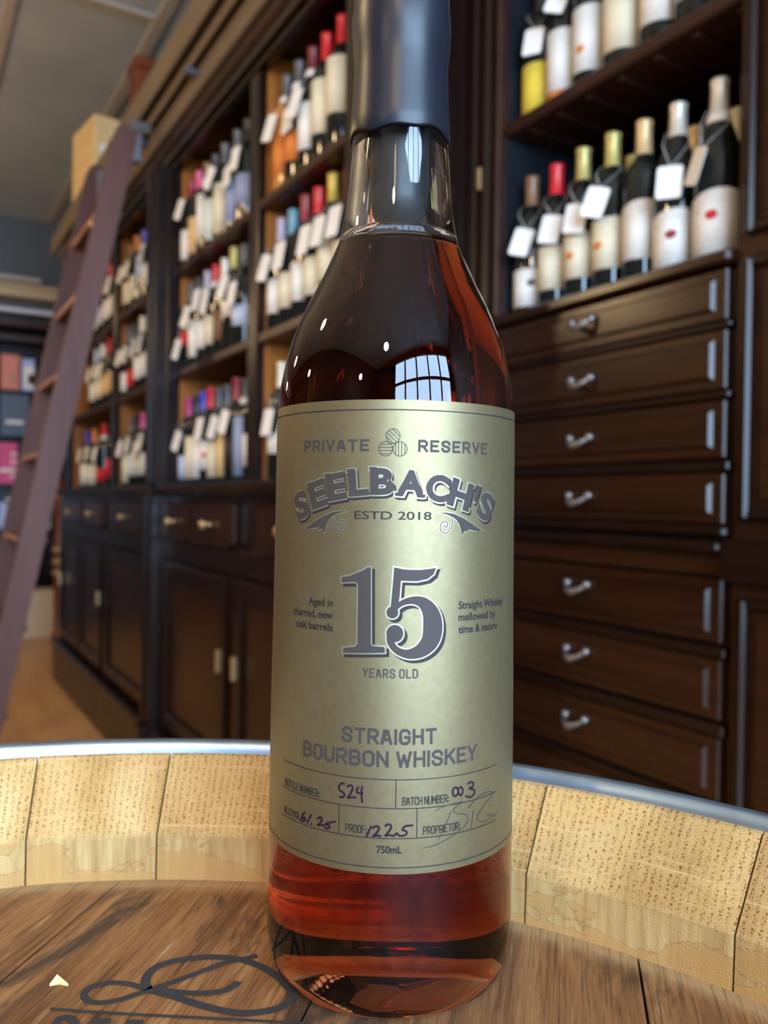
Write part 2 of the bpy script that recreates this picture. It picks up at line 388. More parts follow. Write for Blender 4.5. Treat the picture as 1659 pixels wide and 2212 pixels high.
base_unit(-5.0, -3.827, [(-4.27, -3.84), (-4.92, -4.32)], [(-4.40, -3.87, 1), (-4.96, -4.43, -1)], 'dark mahogany base cabinet at the far end of the bookcase')
pc = empty('base_pilaster', (-2.917, 0.8, 0))
tag(pc, 'dark mahogany pilaster standing between the two pairs of base cabinets', 'pilaster')
for n, b, m in (('shaft', (-0.037, 0.037, -0.055, 0.30, 0.0, 1.035), 'mahogany'), ('fillet', (-0.036, -0.012, -0.064, -0.053, 0.24, 1.03), 'mahogany'), ('foot', (-0.036, 0.036, -0.085, -0.05, 0.0, 0.235), 'mahogany')):
    boxes(n, M[m], pc, b, bev=0.005)
ct = empty('counter_top', (-3.3, 1.0, 1.035))
tag(ct, 'long dark wooden counter top carrying the lowest row of bottles', 'counter')
for n, b, m, bv in (('slab', (-1.73, 1.738, -0.245, 0.30, 0.012, 0.035), 'mahogany_x', 0.008), ('edge_moulding', (-1.72, 1.735, -0.232, -0.15, 0.0, 0.013), 'mahogany_x', 0.005)):
    boxes(n, M[m], ct, b, bev=bv)

# ------------------------------------------------------------------ drawer chest and open case to the right (set back)
RX0, RX1 = -1.545, -0.875
FY = 1.14
chest = empty('drawer_chest', (0, 0, 0))
tag(chest, 'tall mahogany chest of wide drawers with pewter pulls behind the barrel', 'chest')
boxes('carcass', M['mahogany_x'], chest, (-1.558, -0.862, FY + 0.006, 1.46, 0.0, 1.405))
boxes('plinth', M['mahogany_x'], chest, (-1.558, -0.862, FY - 0.03, FY + 0.01, 0.0, 0.16), bev=0.006)
def pull(parent, x, y, z):
    """drooping bail pull on two rosettes"""
    bm = bmesh.new()
    for sx in (-1, 1):
        r = bmesh.ops.create_uvsphere(bm, u_segments=10, v_segments=6, radius=0.0085)
        bmesh.ops.translate(bm, verts=r['verts'], vec=(sx * 0.026, -0.006, 0.008))
    n = 10; ring = []
    for i in range(n + 1):
        t = -1 + 2 * i / n
        c = Vector((t * 0.027, -0.008 - 0.016 * (1 - t * t), 0.006 - 0.013 * (1 - t * t)))
        rr = 0.0042 + 0.0035 * (1 - abs(t)) 
        ring.append([bm.verts.new(c + Vector((0, rr * math.cos(k * math.pi / 4), rr * math.sin(k * math.pi / 4)))) for k in range(8)])
    for A, B in zip(ring, ring[1:]):
        for k in range(8): bm.faces.new((A[k], A[(k + 1) % 8], B[(k + 1) % 8], B[k]))
    bmesh.ops.recalc_face_normals(bm, faces=bm.faces)
    bmesh.ops.translate(bm, verts=bm.verts, vec=(x, y, z))
    return obj('pull', bm, M['pewter'], parent, True)
def wide_drawer(z0, z1, hz, inset=0.022):
    d = boxes('drawer', M['drawer'], chest, (RX0, RX1, FY - 0.006, FY + 0.008, z0, z1), bev=0.003)
    bm = bmesh.new()   # raised field with a moulded edge
    a = [(RX0 + inset, z0 + inset * 0.75), (RX1 - inset, z0 + inset * 0.75), (RX1 - inset, z1 - inset * 0.75), (RX0 + inset, z1 - inset * 0.75)]
    g = 0.0045
    b = [(RX0 + inset + g, z0 + inset * 0.75 + g), (RX1 - inset - g, z0 + inset * 0.75 + g), (RX1 - inset - g, z1 - inset * 0.75 - g), (RX0 + inset + g, z1 - inset * 0.75 - g)]
    A = [bm.verts.new((x, FY - 0.006, z)) for x, z in a]; B = [bm.verts.new((x, FY - 0.0125, z)) for x, z in b]
    A0 = [bm.verts.new((x, FY - 0.002, z)) for x, z in a]
    bm.faces.new(B)
    for k in range(4):
        bm.faces.new((A[k], A[(k + 1) % 4], B[(k + 1) % 4], B[k])); bm.faces.new((A0[k], A0[(k + 1) % 4], A[(k + 1) % 4], A[k]))
    bm.faces.new(A0)
    bmesh.ops.recalc_face_normals(bm, faces=bm.faces)
    obj('raised_field', bm, M['drawer'], d)
    pull(d, -1.19, FY - 0.0125, hz)
for z0, z1, hz in ((1.318, 1.402, 1.363), (1.208, 1.305, 1.252), (1.098, 1.192, 1.140), (0.992, 1.075, 1.030), (0.800, 0.905, 0.862), (0.676, 0.776, 0.735), (0.545, 0.650, 0.606), (0.40, 0.52, 0.462), (0.19, 0.375, 0.285)):
    wide_drawer(z0, z1, hz)
for z0, z1, y in ((1.306, 1.316, 0.010), (1.194, 1.206, 0.010), (1.078, 1.094, 0.010), (0.778, 0.796, 0.012), (0.652, 0.672, 0.012), (0.523, 0.542, 0.012)):
    boxes('drawer_rail', M['mahogany_x'], chest, (RX0 - .01, RX1 + .01, FY - y, FY + 0.008, z0, z1), bev=0.003)
boxes('waist_moulding', M['mahogany_x'], chest, (-1.558, -0.862, FY - 0.020, FY + 0.008, 0.972, 0.990), bev=0.005)
boxes('waist_moulding', M['mahogany_x'], chest, (-1.558, -0.862, FY - 0.034, FY + 0.008, 0.948, 0.966), bev=0.006)
boxes('waist_fascia', M['drawer'], chest, (-1.558, -0.862, FY - 0.014, FY + 0.008, 0.910, 0.948), bev=0.003)
boxes('ledge', M['drawer'], chest, (-1.56, -0.862, FY - 0.022, 1.46, 1.406, 1.428), bev=0.005)

anchor(chest, (-1.21, 1.3, 0))

case = empty('open_wine_case', (0, 0, 0))
tag(case, 'open mahogany wine case with black lining above the drawer chest', 'shelving')
boxes('side_lining', M['black_lacquer'], case, (-1.464, -1.458, 1.15, 1.44, 1.428, 2.60), bev=0)
boxes('back_lining', M['black_lacquer'], case, (-1.464, -0.862, 1.44, 1.46, 1.428, 2.60), bev=0)
boxes('door_jamb', M['mahogany'], case, (-1.56, -1.525, FY - 0.030, 1.46, 1.428, 2.60), bev=0.006)
boxes('door_jamb', M['shelf'], case, (-1.525, -1.508, FY - 0.020, 1.46, 1.428, 2.60), bev=0.006)
boxes('door_jamb', M['mahogany'], case, (-1.508, -1.482, FY - 0.030, 1.46, 1.428, 2.60), bev=0.008)
boxes('door_jamb', M['shelf'], case, (-1.482, -1.464, FY - 0.012, 1.46, 1.428, 2.60), bev=0.006)
boxes('hinge', M['brass'], case, (-1.512, -1.499, FY - 0.036, FY - 0.029, 1.715, 1.765), bev=0.002)
sh = boxes('shelf', M['shelf'], case, (-1.457, -0.863, FY + 0.002, 1.44, 1.822, 1.851), bev=0.004)
for x in [-1.40 + 0.085 * k for k in range(7)]:
    boxes('batten', M['shelf'], sh, (x, x + 0.014, FY + 0.02, 1.43, 1.815, 1.8225), bev=0.002)
boxes('top_board', M['mahogany_x'], case, (-1.56, -0.862, FY - 0.02, 1.46, 2.60, 2.64), bev=0.005)

anchor(case, (-1.21, 1.3, 1.428))

post = empty('panelled_post', (-0.66, 1.3, 0))
tag(post, 'broad mahogany post with moulded panels beside the drawer chest', 'post')
boxes('core', M['drawer'], post, (-0.20, 0.21, -0.165, 0.16, 0.0, 2.64), bev=0.004)
for z0, z1 in ((1.44, 2.55), (1.0, 1.405), (0.25, 0.88)):
    pn = boxes('panel', M['drawer'], post, (-0.150, 0.16, -0.170, -0.163, z0 + 0.03, z1 - 0.03), bev=0.002)
    for b in ((-0.182, -0.164, -0.180, -0.163, z0, z1), (0.170, 0.188, -0.180, -0.163, z0, z1), (-0.164, 0.170, -0.180, -0.163, z1 - 0.018, z1), (-0.164, 0.170, -0.180, -0.163, z0, z0 + 0.018)):
        boxes('panel_moulding', M['mahogany'], pn, b, bev=0.006)
boxes('waist_band', M['mahogany_x'], post, (-0.202, 0.215, -0.195, -0.160, 0.905, 0.97), bev=0.006)

# ------------------------------------------------------------------ barrel
BZ = 0.867                           # level of the barrel head, on which the bottle stands
BC = (-0.0832, -0.0400)
HR = 0.2815
def oak_head():
    m, N, L, b = node_mat('stained_oak_head')
    tc = N.new('ShaderNodeTexCoord')
    rot = N.new('ShaderNodeMapping'); rot.inputs['Rotation'].default_value = (0, 0, math.radians(-137.5))
    L.new(tc.outputs['Object'], rot.inputs['Vector'])
    def noise(sx, sy, detail, rough=0.6, dist=0.0):
        mp = N.new('ShaderNodeMapping'); mp.inputs['Scale'].default_value = (sx, sy, 1)
        n = N.new('ShaderNodeTexNoise'); n.inputs['Scale'].default_value = 1; n.inputs['Detail'].default_value = detail
        n.inputs['Roughness'].default_value = rough; n.inputs['Distortion'].default_value = dist
        L.new(rot.outputs['Vector'], mp.inputs['Vector']); L.new(mp.outputs['Vector'], n.inputs['Vector'])
        return n.outputs['Fac']
    def ramp(src, stops):
        r = N.new('ShaderNodeValToRGB')
        while len(r.color_ramp.elements) < len(stops): r.color_ramp.elements.new(0.5)
        for e, (p, c) in zip(r.color_ramp.elements, stops): e.position = p; e.color = rgba(c)
        L.new(src, r.inputs['Fac']); return r.outputs['Color']
    def mix(f, a, c, mode='MIX'):
        x = N.new('ShaderNodeMix'); x.data_type = 'RGBA'; x.blend_type = mode
        for i, v in ((0, f), (6, a), (7, c)):
            if hasattr(v, 'is_linked'): L.new(v, x.inputs[i])
            else: x.inputs[i].default_value = v if i == 0 else rgba(v)
        return x.outputs[2]
    fine = noise(30, 700, 4, 0.7)
    mid = noise(9, 110, 5, 0.6, 0.4)
    col = ramp(mid, [(0.25, (0.095, 0.036, 0.011)), (0.5, (0.24, 0.104, 0.036)), (0.75, (0.39, 0.200, 0.078))])
    pores = ramp(fine, [(0.36, (0.25, 0.22, 0.2)), (0.5, (1, 1, 1))])
    col = mix(0.75, col, pores, 'MULTIPLY')
    rays = ramp(noise(25, 420, 2, 0.5), [(0.64, (0, 0, 0)), (0.76, (0.75, 0.75, 0.75))])
    col = mix(rays, col, (0.46, 0.29, 0.145))
    st = ramp(noise(14, 30, 6, 0.65, 0.5), [(0.55, (0, 0, 0)), (0.63, (0.85, 0.85, 0.85))])
    col = mix(st, col, (0.028, 0.017, 0.014))
    grey = ramp(noise(3, 9, 2), [(0.5, (0, 0, 0)), (0.75, (0.30, 0.30, 0.30))])
    col = mix(grey, col, (0.33, 0.225, 0.14))
    # bare bevelled rim of the head
    ln = N.new('ShaderNodeVectorMath'); ln.operation = 'LENGTH'
    fl = N.new('ShaderNodeMapping'); fl.inputs['Scale'].default_value = (1, 1, 0)
    L.new(tc.outputs['Object'], fl.inputs['Vector']); L.new(fl.outputs['Vector'], ln.inputs[0])
    rim = ramp(ln.outputs['Value'], [(0.2730, (0, 0, 0)), (0.2745, (1, 1, 1))])
    rim_c = mix(0.5, (0.36, 0.22, 0.10), pores, 'MULTIPLY')
    col = mix(rim, col, rim_c)
    L.new(col, b.inputs['Base Color'])
    bp = N.new('ShaderNodeBump'); bp.inputs['Strength'].default_value = 0.5; bp.inputs['Distance'].default_value = 0.0006
    L.new(fine, bp.inputs['Height']); L.new(bp.outputs['Normal'], b.inputs['Normal'])
    setin(b, Roughness=0.55, Specular_IOR_Level=0.35)
    return m

def oak_stave():
    """pale oak: end-grain pores on the sawn bevel, long grain below it, faint tide marks"""
    m, N, L, b = node_mat('raw_oak_stave')
    tc = N.new('ShaderNodeTexCoord'); sx = N.new('ShaderNodeSeparateXYZ'); L.new(tc.outputs['Object'], sx.inputs[0])
    at = N.new('ShaderNodeMath'); at.operation = 'ARCTAN2'; L.new(sx.outputs['Y'], at.inputs[0]); L.new(sx.outputs['X'], at.inputs[1])
    info = N.new('ShaderNodeObjectInfo')
    cm = N.new('ShaderNodeCombineXYZ')
    a1 = N.new('ShaderNodeMath'); a1.operation = 'MULTIPLY'; a1.inputs[1].default_value = 0.29; L.new(at.outputs[0], a1.inputs[0])
    L.new(a1.outputs[0], cm.inputs['X']); L.new(sx.outputs['Z'], cm.inputs['Y'])
    rnd = N.new('ShaderNodeMath'); rnd.operation = 'MULTIPLY'; rnd.inputs[1].default_value = 7; L.new(info.outputs['Random'], rnd.inputs[0])
    L.new(rnd.outputs[0], cm.inputs['Z'])
    def mapped(scale, rotz=0.0):
        mp = N.new('ShaderNodeMapping'); mp.inputs['Scale'].default_value = scale; mp.inputs['Rotation'].default_value = (0, 0, rotz)
        L.new(cm.outputs[0], mp.inputs['Vector']); return mp.outputs['Vector']
    def ramp(src, stops):
        r = N.new('ShaderNodeValToRGB')
        while len(r.color_ramp.elements) < len(stops): r.color_ramp.elements.new(0.5)
        for e, (p, c) in zip(r.color_ramp.elements, stops): e.position = p; e.color = rgba(c)
        L.new(src, r.inputs['Fac']); return r.outputs['Color']
    def mix(f, a, c, mode='MIX'):
        x = N.new('ShaderNodeMix'); x.data_type = 'RGBA'; x.blend_type = mode
        for i, v in ((0, f), (6, a), (7, c)):
            if hasattr(v, 'is_linked'): L.new(v, x.inputs[i])
            else: x.inputs[i].default_value = v if i == 0 else rgba(v)
        return x.outputs[2]
    # sawn end grain: pores packed in near-vertical growth rings
    wv = N.new('ShaderNodeTexWave'); wv.bands_direction = 'X'; wv.inputs['Scale'].default_value = 1.0
    wv.inputs['Distortion'].default_value = 1.6; wv.inputs['Detail'].default_value = 2; wv.inputs['Detail Scale'].default_value = 2.2
    L.new(mapped((120, 16, 1), 0.10), wv.inputs['Vector'])
    vo = N.new('ShaderNodeTexVoronoi'); vo.feature = 'DISTANCE_TO_EDGE'; vo.inputs['Scale'].default_value = 1.0
    L.new(mapped((860, 1150, 1), 0.10), vo.inputs['Vector'])
    pore = ramp(vo.outputs['Distance'], [(0.08, (1, 1, 1)), (0.24, (0.40, 0.25, 0.15))])
    ringmask = ramp(wv.outputs['Fac'], [(0.30, (0.15, 0.15, 0.15)), (0.75, (0.9, 0.9, 0.9))])
    nb = N.new('ShaderNodeTexNoise'); nb.inputs['Scale'].default_value = 1; nb.inputs['Detail'].default_value = 3; L.new(mapped((38, 22, 1)), nb.inputs['Vector'])
    base = ramp(nb.outputs['Fac'], [(0.3, (0.36, 0.20, 0.062)), (0.55, (0.51, 0.315, 0.115)), (0.75, (0.60, 0.41, 0.18))])
    endg = mix(ringmask, base, mix(1.0, base, pore, 'MULTIPLY'))
    saw = N.new('ShaderNodeTexNoise'); saw.inputs['Scale'].default_value = 1; saw.inputs['Detail'].default_value = 2; L.new(mapped((10, 620, 1), -0.25), saw.inputs['Vector'])
    sawc = ramp(saw.outputs['Fac'], [(0.60, (0, 0, 0)), (0.70, (0.6, 0.6, 0.6))])
    endg = mix(sawc, endg, (0.60, 0.36, 0.17))
    # long grain of the inner face, with tide marks
    lg = N.new('ShaderNodeTexNoise'); lg.inputs['Scale'].default_value = 1; lg.inputs['Detail'].default_value = 5; L.new(mapped((360, 30, 1), 0.05), lg.inputs['Vector'])
    longc = ramp(lg.outputs['Fac'], [(0.3, (0.31, 0.175, 0.058)), (0.6, (0.45, 0.29, 0.11)), (0.8, (0.52, 0.36, 0.16))])
    td = N.new('ShaderNodeTexNoise'); td.inputs['Scale'].default_value = 1; td.inputs['Detail'].default_value = 5; L.new(mapped((34, 70, 1)), td.inputs['Vector'])
    tz = N.new('ShaderNodeMath'); tz.operation = 'MULTIPLY_ADD'; tz.inputs[1].default_value = -14.0; L.new(sx.outputs['Z'], tz.inputs[0]); L.new(td.outputs['Fac'], tz.inputs[2])
    tz2 = N.new('ShaderNodeMath'); tz2.operation = 'ADD'; tz2.inputs[1].default_value = 0.13; L.new(tz.outputs[0], tz2.inputs[0])
    wet = ramp(tz2.outputs[0], [(0.50, (0, 0, 0)), (0.53, (0.55, 0.55, 0.55)), (0.60, (0.8, 0.8, 0.8))])
    longc = mix(wet, longc, (0.40, 0.215, 0.065))
    edge = ramp(tz2.outputs[0], [(0.505, (0, 0, 0)), (0.515, (0.6, 0.6, 0.6)), (0.525, (0, 0, 0))])
    longc = mix(edge, longc, (0.25, 0.10, 0.04))
    hz = ramp(sx.outputs['Z'], [(0.0170, (0, 0, 0)), (0.0185, (1, 1, 1))])
    col = mix(hz, longc, endg)
    L.new(col, b.inputs['Base Color'])
    bp = N.new('ShaderNodeBump'); bp.inputs['Strength'].default_value = 0.35; bp.inputs['Distance'].default_value = 0.0006
    L.new(vo.outputs['Distance'], bp.inputs['Height']); L.new(bp.outputs['Normal'], b.inputs['Normal'])
    setin(b, Roughness=0.65, Specular_IOR_Level=0.3)
    return m
M['oak_head'] = oak_head(); M['oak_stave'] = oak_stave()
M['hoop'] = plain('galvanised_hoop', (0.40, 0.52, 0.64), 0.38, 0.95, 0.25, 60)
M['char'] = plain('charred_brand', (0.030, 0.028, 0.030), 0.75, 0, 0.5, 900, spec=0.3)

barrel = empty('oak_barrel', (BC[0], BC[1], BZ - 0.867))
tag(barrel, 'upright oak barrel with stained head and pale stave rim under the bottle', 'barrel')
barrel.location = (BC[0], BC[1], 0.0)
def bz(o):
    o.location = (0, 0, BZ); return o
# head boards along the grain direction
gd = math.radians(137.5)
D_ = Vector((math.cos(gd), math.sin(gd))); N_ = Vector((math.sin(gd), -math.cos(gd)))
cuts = [-HR, -0.19, -0.086, 0.012, 0.112, 0.20, HR]
for a, c in zip(cuts, cuts[1:]):
    g = 0.0004
    lo, hi = a + g, c - g
    pts = []
    R_ = HR + 0.0005
    lo = max(lo, -R_ + 1e-4); hi = min(hi, R_ - 1e-4)
    n = 14
    for i in range(n + 1):
        v = lo + (hi - lo) * i / n
        pts.append((v, math.sqrt(max(R_ * R_ - v * v, 0))))
    for i in range(n, -1, -1):
        v = lo + (hi - lo) * i / n
        pts.append((v, -math.sqrt(max(R_ * R_ - v * v, 0))))
    bm = bmesh.new()
    top = []; bot = []
    for v, u in pts:
        p = N_ * v + D_ * u
        top.append(bm.verts.new((p.x, p.y, 0))); bot.append(bm.verts.new((p.x, p.y, -0.022)))
    bm.faces.new(top); bm.faces.new(bot[::-1])
    k = len(top)
    for i in range(k): bm.faces.new((top[i], top[(i + 1) % k], bot[(i + 1) % k], bot[i]))
    bmesh.ops.recalc_face_normals(bm, faces=bm.faces)
    bz(obj('head_board', bm, M['oak_head'], barrel))
# staves
bounds = [162.7, 152.5, 137.0, 122.4, 107.8]
a = 107.8
for w in (12.6, 11.0, 13.4, 12.2, 14.0, 11.6, 12.9, 13.7, 10.9, 12.4, 13.8, 11.9, 14.2, 12.0, 13.1, 11.2, 13.6, 12.7, 11.4, 13.3):
    if a - w < 162.7 - 360 + 6: break
    a -= w; bounds.append(a)
bounds.append(162.7 - 360)
prof = [(0.2815, -0.024), (0.2818, -0.002), (0.2827, 0.0175), (0.2840, 0.0190), (0.2960, 0.0310), (0.3075, 0.0425), (0.3098, 0.0428),
        (0.3100, 0.036), (0.3200, -0.10), (0.3340, -0.26), (0.3400, -0.42), (0.3340, -0.60), (0.3200, -0.74), (0.3090, -0.866), (0.2830, -0.866), (0.2830, -0.84), (0.305, -0.70), (0.318, -0.42), (0.305, -0.16)]
for t1, t0 in zip(bounds, bounds[1:]):
    g = math.degrees(0.00035 / 0.29)
    bm = bmesh.new(); rows = []
    for q in range(5):
        th = math.radians(t0 + g + (t1 - t0 - 2 * g) * q / 4)
        rows.append([bm.verts.new((r * math.cos(th), r * math.sin(th), z)) for r, z in prof])
    n = len(prof)
    for A, B in zip(rows, rows[1:]):
        for i in range(n): bm.faces.new((A[i], A[(i + 1) % n], B[(i + 1) % n], B[i]))
    bm.faces.new(rows[0]); bm.faces.new(rows[-1][::-1])
    bmesh.ops.recalc_face_normals(bm, faces=bm.faces)
    bz(obj('stave', bm, M['oak_stave'], barrel))
def hoop(z0, z1, r0, r1):
    return bz(lathe_obj('hoop', [(r0, z0), (r1, z1 - 0.0040), (r1 + 0.0010, z1 - 0.0012), (r1 + 0.0030, z1 + 0.0004), (r1 + 0.0036, z1 - 0.0006), (r0 + 0.0036, z0), (r0, z0)], M['hoop'], barrel, 96))
hoop(0.004, 0.0478, 0.3125, 0.3098); hoop(-0.17, -0.12, 0.3265, 0.3222); hoop(-0.29, -0.245, 0.3362, 0.3335)
hoop(-0.60, -0.555, 0.3345, 0.3362); hoop(-0.72, -0.67, 0.3222, 0.3275); hoop(-0.862, -0.80, 0.3100, 0.3150)
# burnt brand mark
bm = bmesh.new()
for i, (pts, w) in enumerate(BRAND):
    ribbon(bm, [(x / 1000, y / 1000) for x, y in smooth_path(pts, 6)], w / 1000, 0.00025 + 0.00006 * i, caps=False)
bmesh.ops.recalc_face_normals(bm, faces=bm.faces)
for f in bm.faces:
    if f.normal.z < 0: f.normal_flip()
brand = bz(obj('brand_mark', bm, M['char'], barrel)); brand['label'] = 'charred looping brand mark'
brand.location = (0.0025, -0.0029, BZ)
# wood splinter lying on the head
spl = bmesh.new()
P = [(-0.27564, 0.04165), (-0.27640, 0.04400), (-0.27281, 0.04679), (-0.27520, 0.04440)]
T = [spl.verts.new((x, y, BZ + (0.0028 if i == 1 else 0.0008))) for i, (x, y) in enumerate(P)]
B_ = [spl.verts.new((x, y, BZ + (0.0019 if i == 1 else -0.0001))) for i, (x, y) in enumerate(P)]
spl.faces.new(T); spl.faces.new(B_[::-1])
for i in range(4): spl.faces.new((T[i], T[(i + 1) % 4], B_[(i + 1) % 4], B_[i]))
bmesh.ops.recalc_face_normals(spl, faces=spl.faces)
tag(obj('wood_splinter', spl, M['pine']), 'tiny pale wood splinter lying on the barrel head by the brand', 'splinter')

# ------------------------------------------------------------------ bourbon bottle
AX = (-0.23884, 0.14309)
PSI0 = math.atan2(-AX[1], -AX[0])
OUT = [(0.0, 0.0040), (0.007, 0.0038), (0.015, 0.0029), (0.023, 0.0016), (0.0290, 0.0004), (0.0315, 0.0), (0.0350, 0.0006), (0.0385, 0.0030), (0.0402, 0.0075), (0.0409, 0.0142), (0.0409, 0.0277), (0.0407, 0.0493), (0.0404, 0.0924),
       (0.0400, 0.1156), (0.0397, 0.150), (0.0395, 0.1814), (0.0387, 0.1901), (0.0372, 0.1974), (0.0352, 0.2048), (0.0323, 0.2123), (0.0287, 0.2198), (0.0249, 0.2273), (0.0220, 0.2336),
       (0.0203, 0.2375), (0.0188, 0.2442), (0.01745, 0.2534), (0.01675, 0.265), (0.0160, 0.275), (0.0150, 0.290), (0.0150, 0.322), (0.0100, 0.324)]
def out_r(z):
    zs = [p for p in OUT if p[1] >= 0.003 and p[0] > 0.03 or p[1] > 0.05]
    for (r0_, z0_), (r1_, z1_) in zip(zs, zs[1:]):
        if z0_ <= z <= z1_: return r0_ + (r1_ - r0_) * (z - z0_) / max(z1_ - z0_, 1e-9)
    return 0.0395
FILL = 0.2360
bot = empty('bourbon_bottle', (AX[0], AX[1], BZ))
bot.scale = (0.99, 0.99, 1.0)
tag(bot, 'tall glass bourbon bottle with gold label and navy wax neck on the barrel', 'bottle')

def glass():
    m, N, L, b = node_mat('clear_bottle_glass')
    setin(b, Base_Color=(1, 1, 1, 1), Roughness=0.0, IOR=1.46, Transmission_Weight=1.0)
    tc = N.new('ShaderNodeTexCoord'); nz = N.new('ShaderNodeTexNoise'); bp = N.new('ShaderNodeBump')
    nz.inputs['Scale'].default_value = 60; nz.inputs['Detail'].default_value = 1
    bp.inputs['Strength'].default_value = 0.05; bp.inputs['Distance'].default_value = 0.0005
    L.new(tc.outputs['Object'], nz.inputs['Vector']); L.new(nz.outputs['Fac'], bp.inputs['Height']); L.new(bp.outputs['Normal'], b.inputs['Normal'])
    return m
def bourbon():
    m = bpy.data.materials.new('amber_bourbon'); m.use_nodes = True
    N = m.node_tree.nodes; L = m.node_tree.links
    N.remove(N['Principled BSDF'])
    tr = N.new('ShaderNodeBsdfTransparent'); va = N.new('ShaderNodeVolumeAbsorption')
    va.inputs['Color'].default_value = (0.82, 0.36, 0.02, 1); va.inputs['Density'].default_value = 80.0
    L.new(tr.outputs[0], N['Material Output'].inputs['Surface']); L.new(va.outputs[0], N['Material Output'].inputs['Volume'])
    return m
M['glass'] = glass(); M['bourbon'] = bourbon()
M['wax'] = plain('navy_black_wax', (0.006, 0.008, 0.014), 0.36, 0, 0.3, 120, spec=0.35)
M['stopper'] = plain('black_stopper', (0.012, 0.013, 0.014), 0.45)
SEG = 96
bm = lathe(bmesh.new(), OUT + [(0.0, 0.324)], SEG)
bmesh.ops.recalc_face_normals(bm, faces=bm.faces)
# air space above the spirit, an inner surface of the glass
cav = [(0.0, FILL), (out_r(FILL) - 0.0032, FILL), (out_r(FILL) - 0.0026, FILL + 0.0008), (0.0168, 0.2405), (0.0154, 0.2450), (0.0140, 0.2540), (0.0132, 0.265), (0.0118, 0.275), (0.0105, 0.290), (0.0098, 0.3215), (0.0, 0.3215)]
n0 = len(bm.faces)
lathe(bm, cav, SEG)
bm.faces.ensure_lookup_table()
newf = bm.faces[n0:]
bmesh.ops.recalc_face_normals(bm, faces=newf)
bmesh.ops.reverse_faces(bm, faces=newf)
obj('glass_body', bm, M['glass'], bot, True)
liq = [(0.0, 0.0170), (0.006, 0.0166), (0.014, 0.0140), (0.022, 0.0105), (0.029, 0.0082), (0.0325, 0.0078), (0.0355, 0.0095), (0.0372, 0.0140), (0.0374, 0.020), (0.0372, 0.0493), (0.0369, 0.0924), (0.0365, 0.1156), (0.0360, 0.1814),
       (0.0352, 0.1896), (0.0337, 0.1966), (0.0317, 0.2038), (0.0288, 0.2112), (0.0253, 0.2185), (0.0216, 0.2258), (0.0188, 0.2318), (out_r(FILL) - 0.0034, FILL - 0.0003), (0.0, FILL - 0.0003)]
lathe_obj('bourbon', liq, M['bourbon'], bot, SEG)
lathe_obj('stopper', [(0.0, 0.2462), (0.006, 0.2464), (0.0090, 0.2485), (0.0097, 0.2530), (0.0100, 0.2600), (0.0100, 0.3200), (0.0, 0.3200)], M['stopper'], bot, 40)
# wax dipped neck
bm = bmesh.new()
wax = [(0.01640, 0.2712), (0.01690, 0.2722), (0.01672, 0.2765), (0.01640, 0.2810), (0.01605, 0.2880), (0.01580, 0.2950), (0.01588, 0.2990), (0.01625, 0.3030), (0.01645, 0.3080), (0.01640, 0.3120), (0.01600, 0.3160), (0.01595, 0.3220), (0.01605, 0.3300), (0.01560, 0.3365), (0.0130, 0.3395), (0.0, 0.3400)]
lathe(bm, wax, 72)
inner = [(0.01640, 0.2712), (0.0160, 0.2752), (0.0151, 0.290), (0.0151, 0.3245), (0.0, 0.3245)]
lathe(bm, inner, 72)
bmesh.ops.remove_doubles(bm, verts=bm.verts, dist=1e-6)
for v in bm.verts:
    if 0.2711 < v.co.z < 0.278 or v.co.z > 0.2985:
        t = math.atan2(v.co.y, v.co.x)
        v.co.z += 0.0006 * math.sin(3 * t + 1) + 0.0004 * math.sin(7 * t)
        if 0.2985 < v.co.z < 0.318:
            k = 1 + 0.010 * math.sin(2 * t + 0.7) + 0.006 * math.sin(5 * t + v.co.z * 300)
            v.co.x *= k; v.co.y *= k
bmesh.ops.recalc_face_normals(bm, faces=bm.faces)
obj('wax_seal', bm, M['wax'], bot, True)

# label and print. (s, z): millimetres round the bottle from its face, and up from its base
def lab_r(zmm):
    return out_r(zmm / 1000.0) + 0.00012
def wrap(bm, off_mm, grid=1.2):
    """bend a flat mesh laid out in (s, z) millimetres round the bottle"""
    if bm.verts:
        s0 = min(v.co.x for v in bm.verts); s1 = max(v.co.x for v in bm.verts)
        k = math.ceil(s0 / grid)
        while k * grid < s1:
            bmesh.ops.bisect_plane(bm, geom=bm.verts[:] + bm.edges[:] + bm.faces[:], plane_co=(k * grid, 0, 0), plane_no=(1, 0, 0), dist=1e-5)
            k += 1
    for v in bm.verts:
        s, z = v.co.x, v.co.y
        r = lab_r(z) + (off_mm + v.co.z) / 1000
        t = PSI0 + s / 40.2
        v.co = Vector((r * math.cos(t), r * math.sin(t), z / 1000))
    bm.normal_update()
    for f in bm.faces:
        c = f.calc_center_median()
        if f.normal.x * c.x + f.normal.y * c.y < 0: f.normal_flip()
    return bm
def gold_label():
    m, N, L, b = node_mat('brushed_gold_label')
    tc = N.new('ShaderNodeTexCoord'); nz = N.new('ShaderNodeTexNoise'); mx = N.new('ShaderNodeMix'); mx.data_type = 'RGBA'
    nz.inputs['Scale'].default_value = 420; nz.inputs['Detail'].default_value = 4
    mx.inputs[6].default_value = (0.162, 0.126, 0.063, 1); mx.inputs[7].default_value = (0.220, 0.176, 0.094, 1)
    L.new(tc.outputs['Object'], nz.inputs['Vector']); L.new(nz.outputs['Fac'], mx.inputs[0]); L.new(mx.outputs[2], b.inputs['Base Color'])
    bp = N.new('ShaderNodeBump'); bp.inputs['Strength'].default_value = 0.12; bp.inputs['Distance'].default_value = 0.0002
    L.new(nz.outputs['Fac'], bp.inputs['Height']); L.new(bp.outputs['Normal'], b.inputs['Normal'])
    setin(b, Metallic=0.75, Roughness=0.46)
    return m
M['gold'] = gold_label()
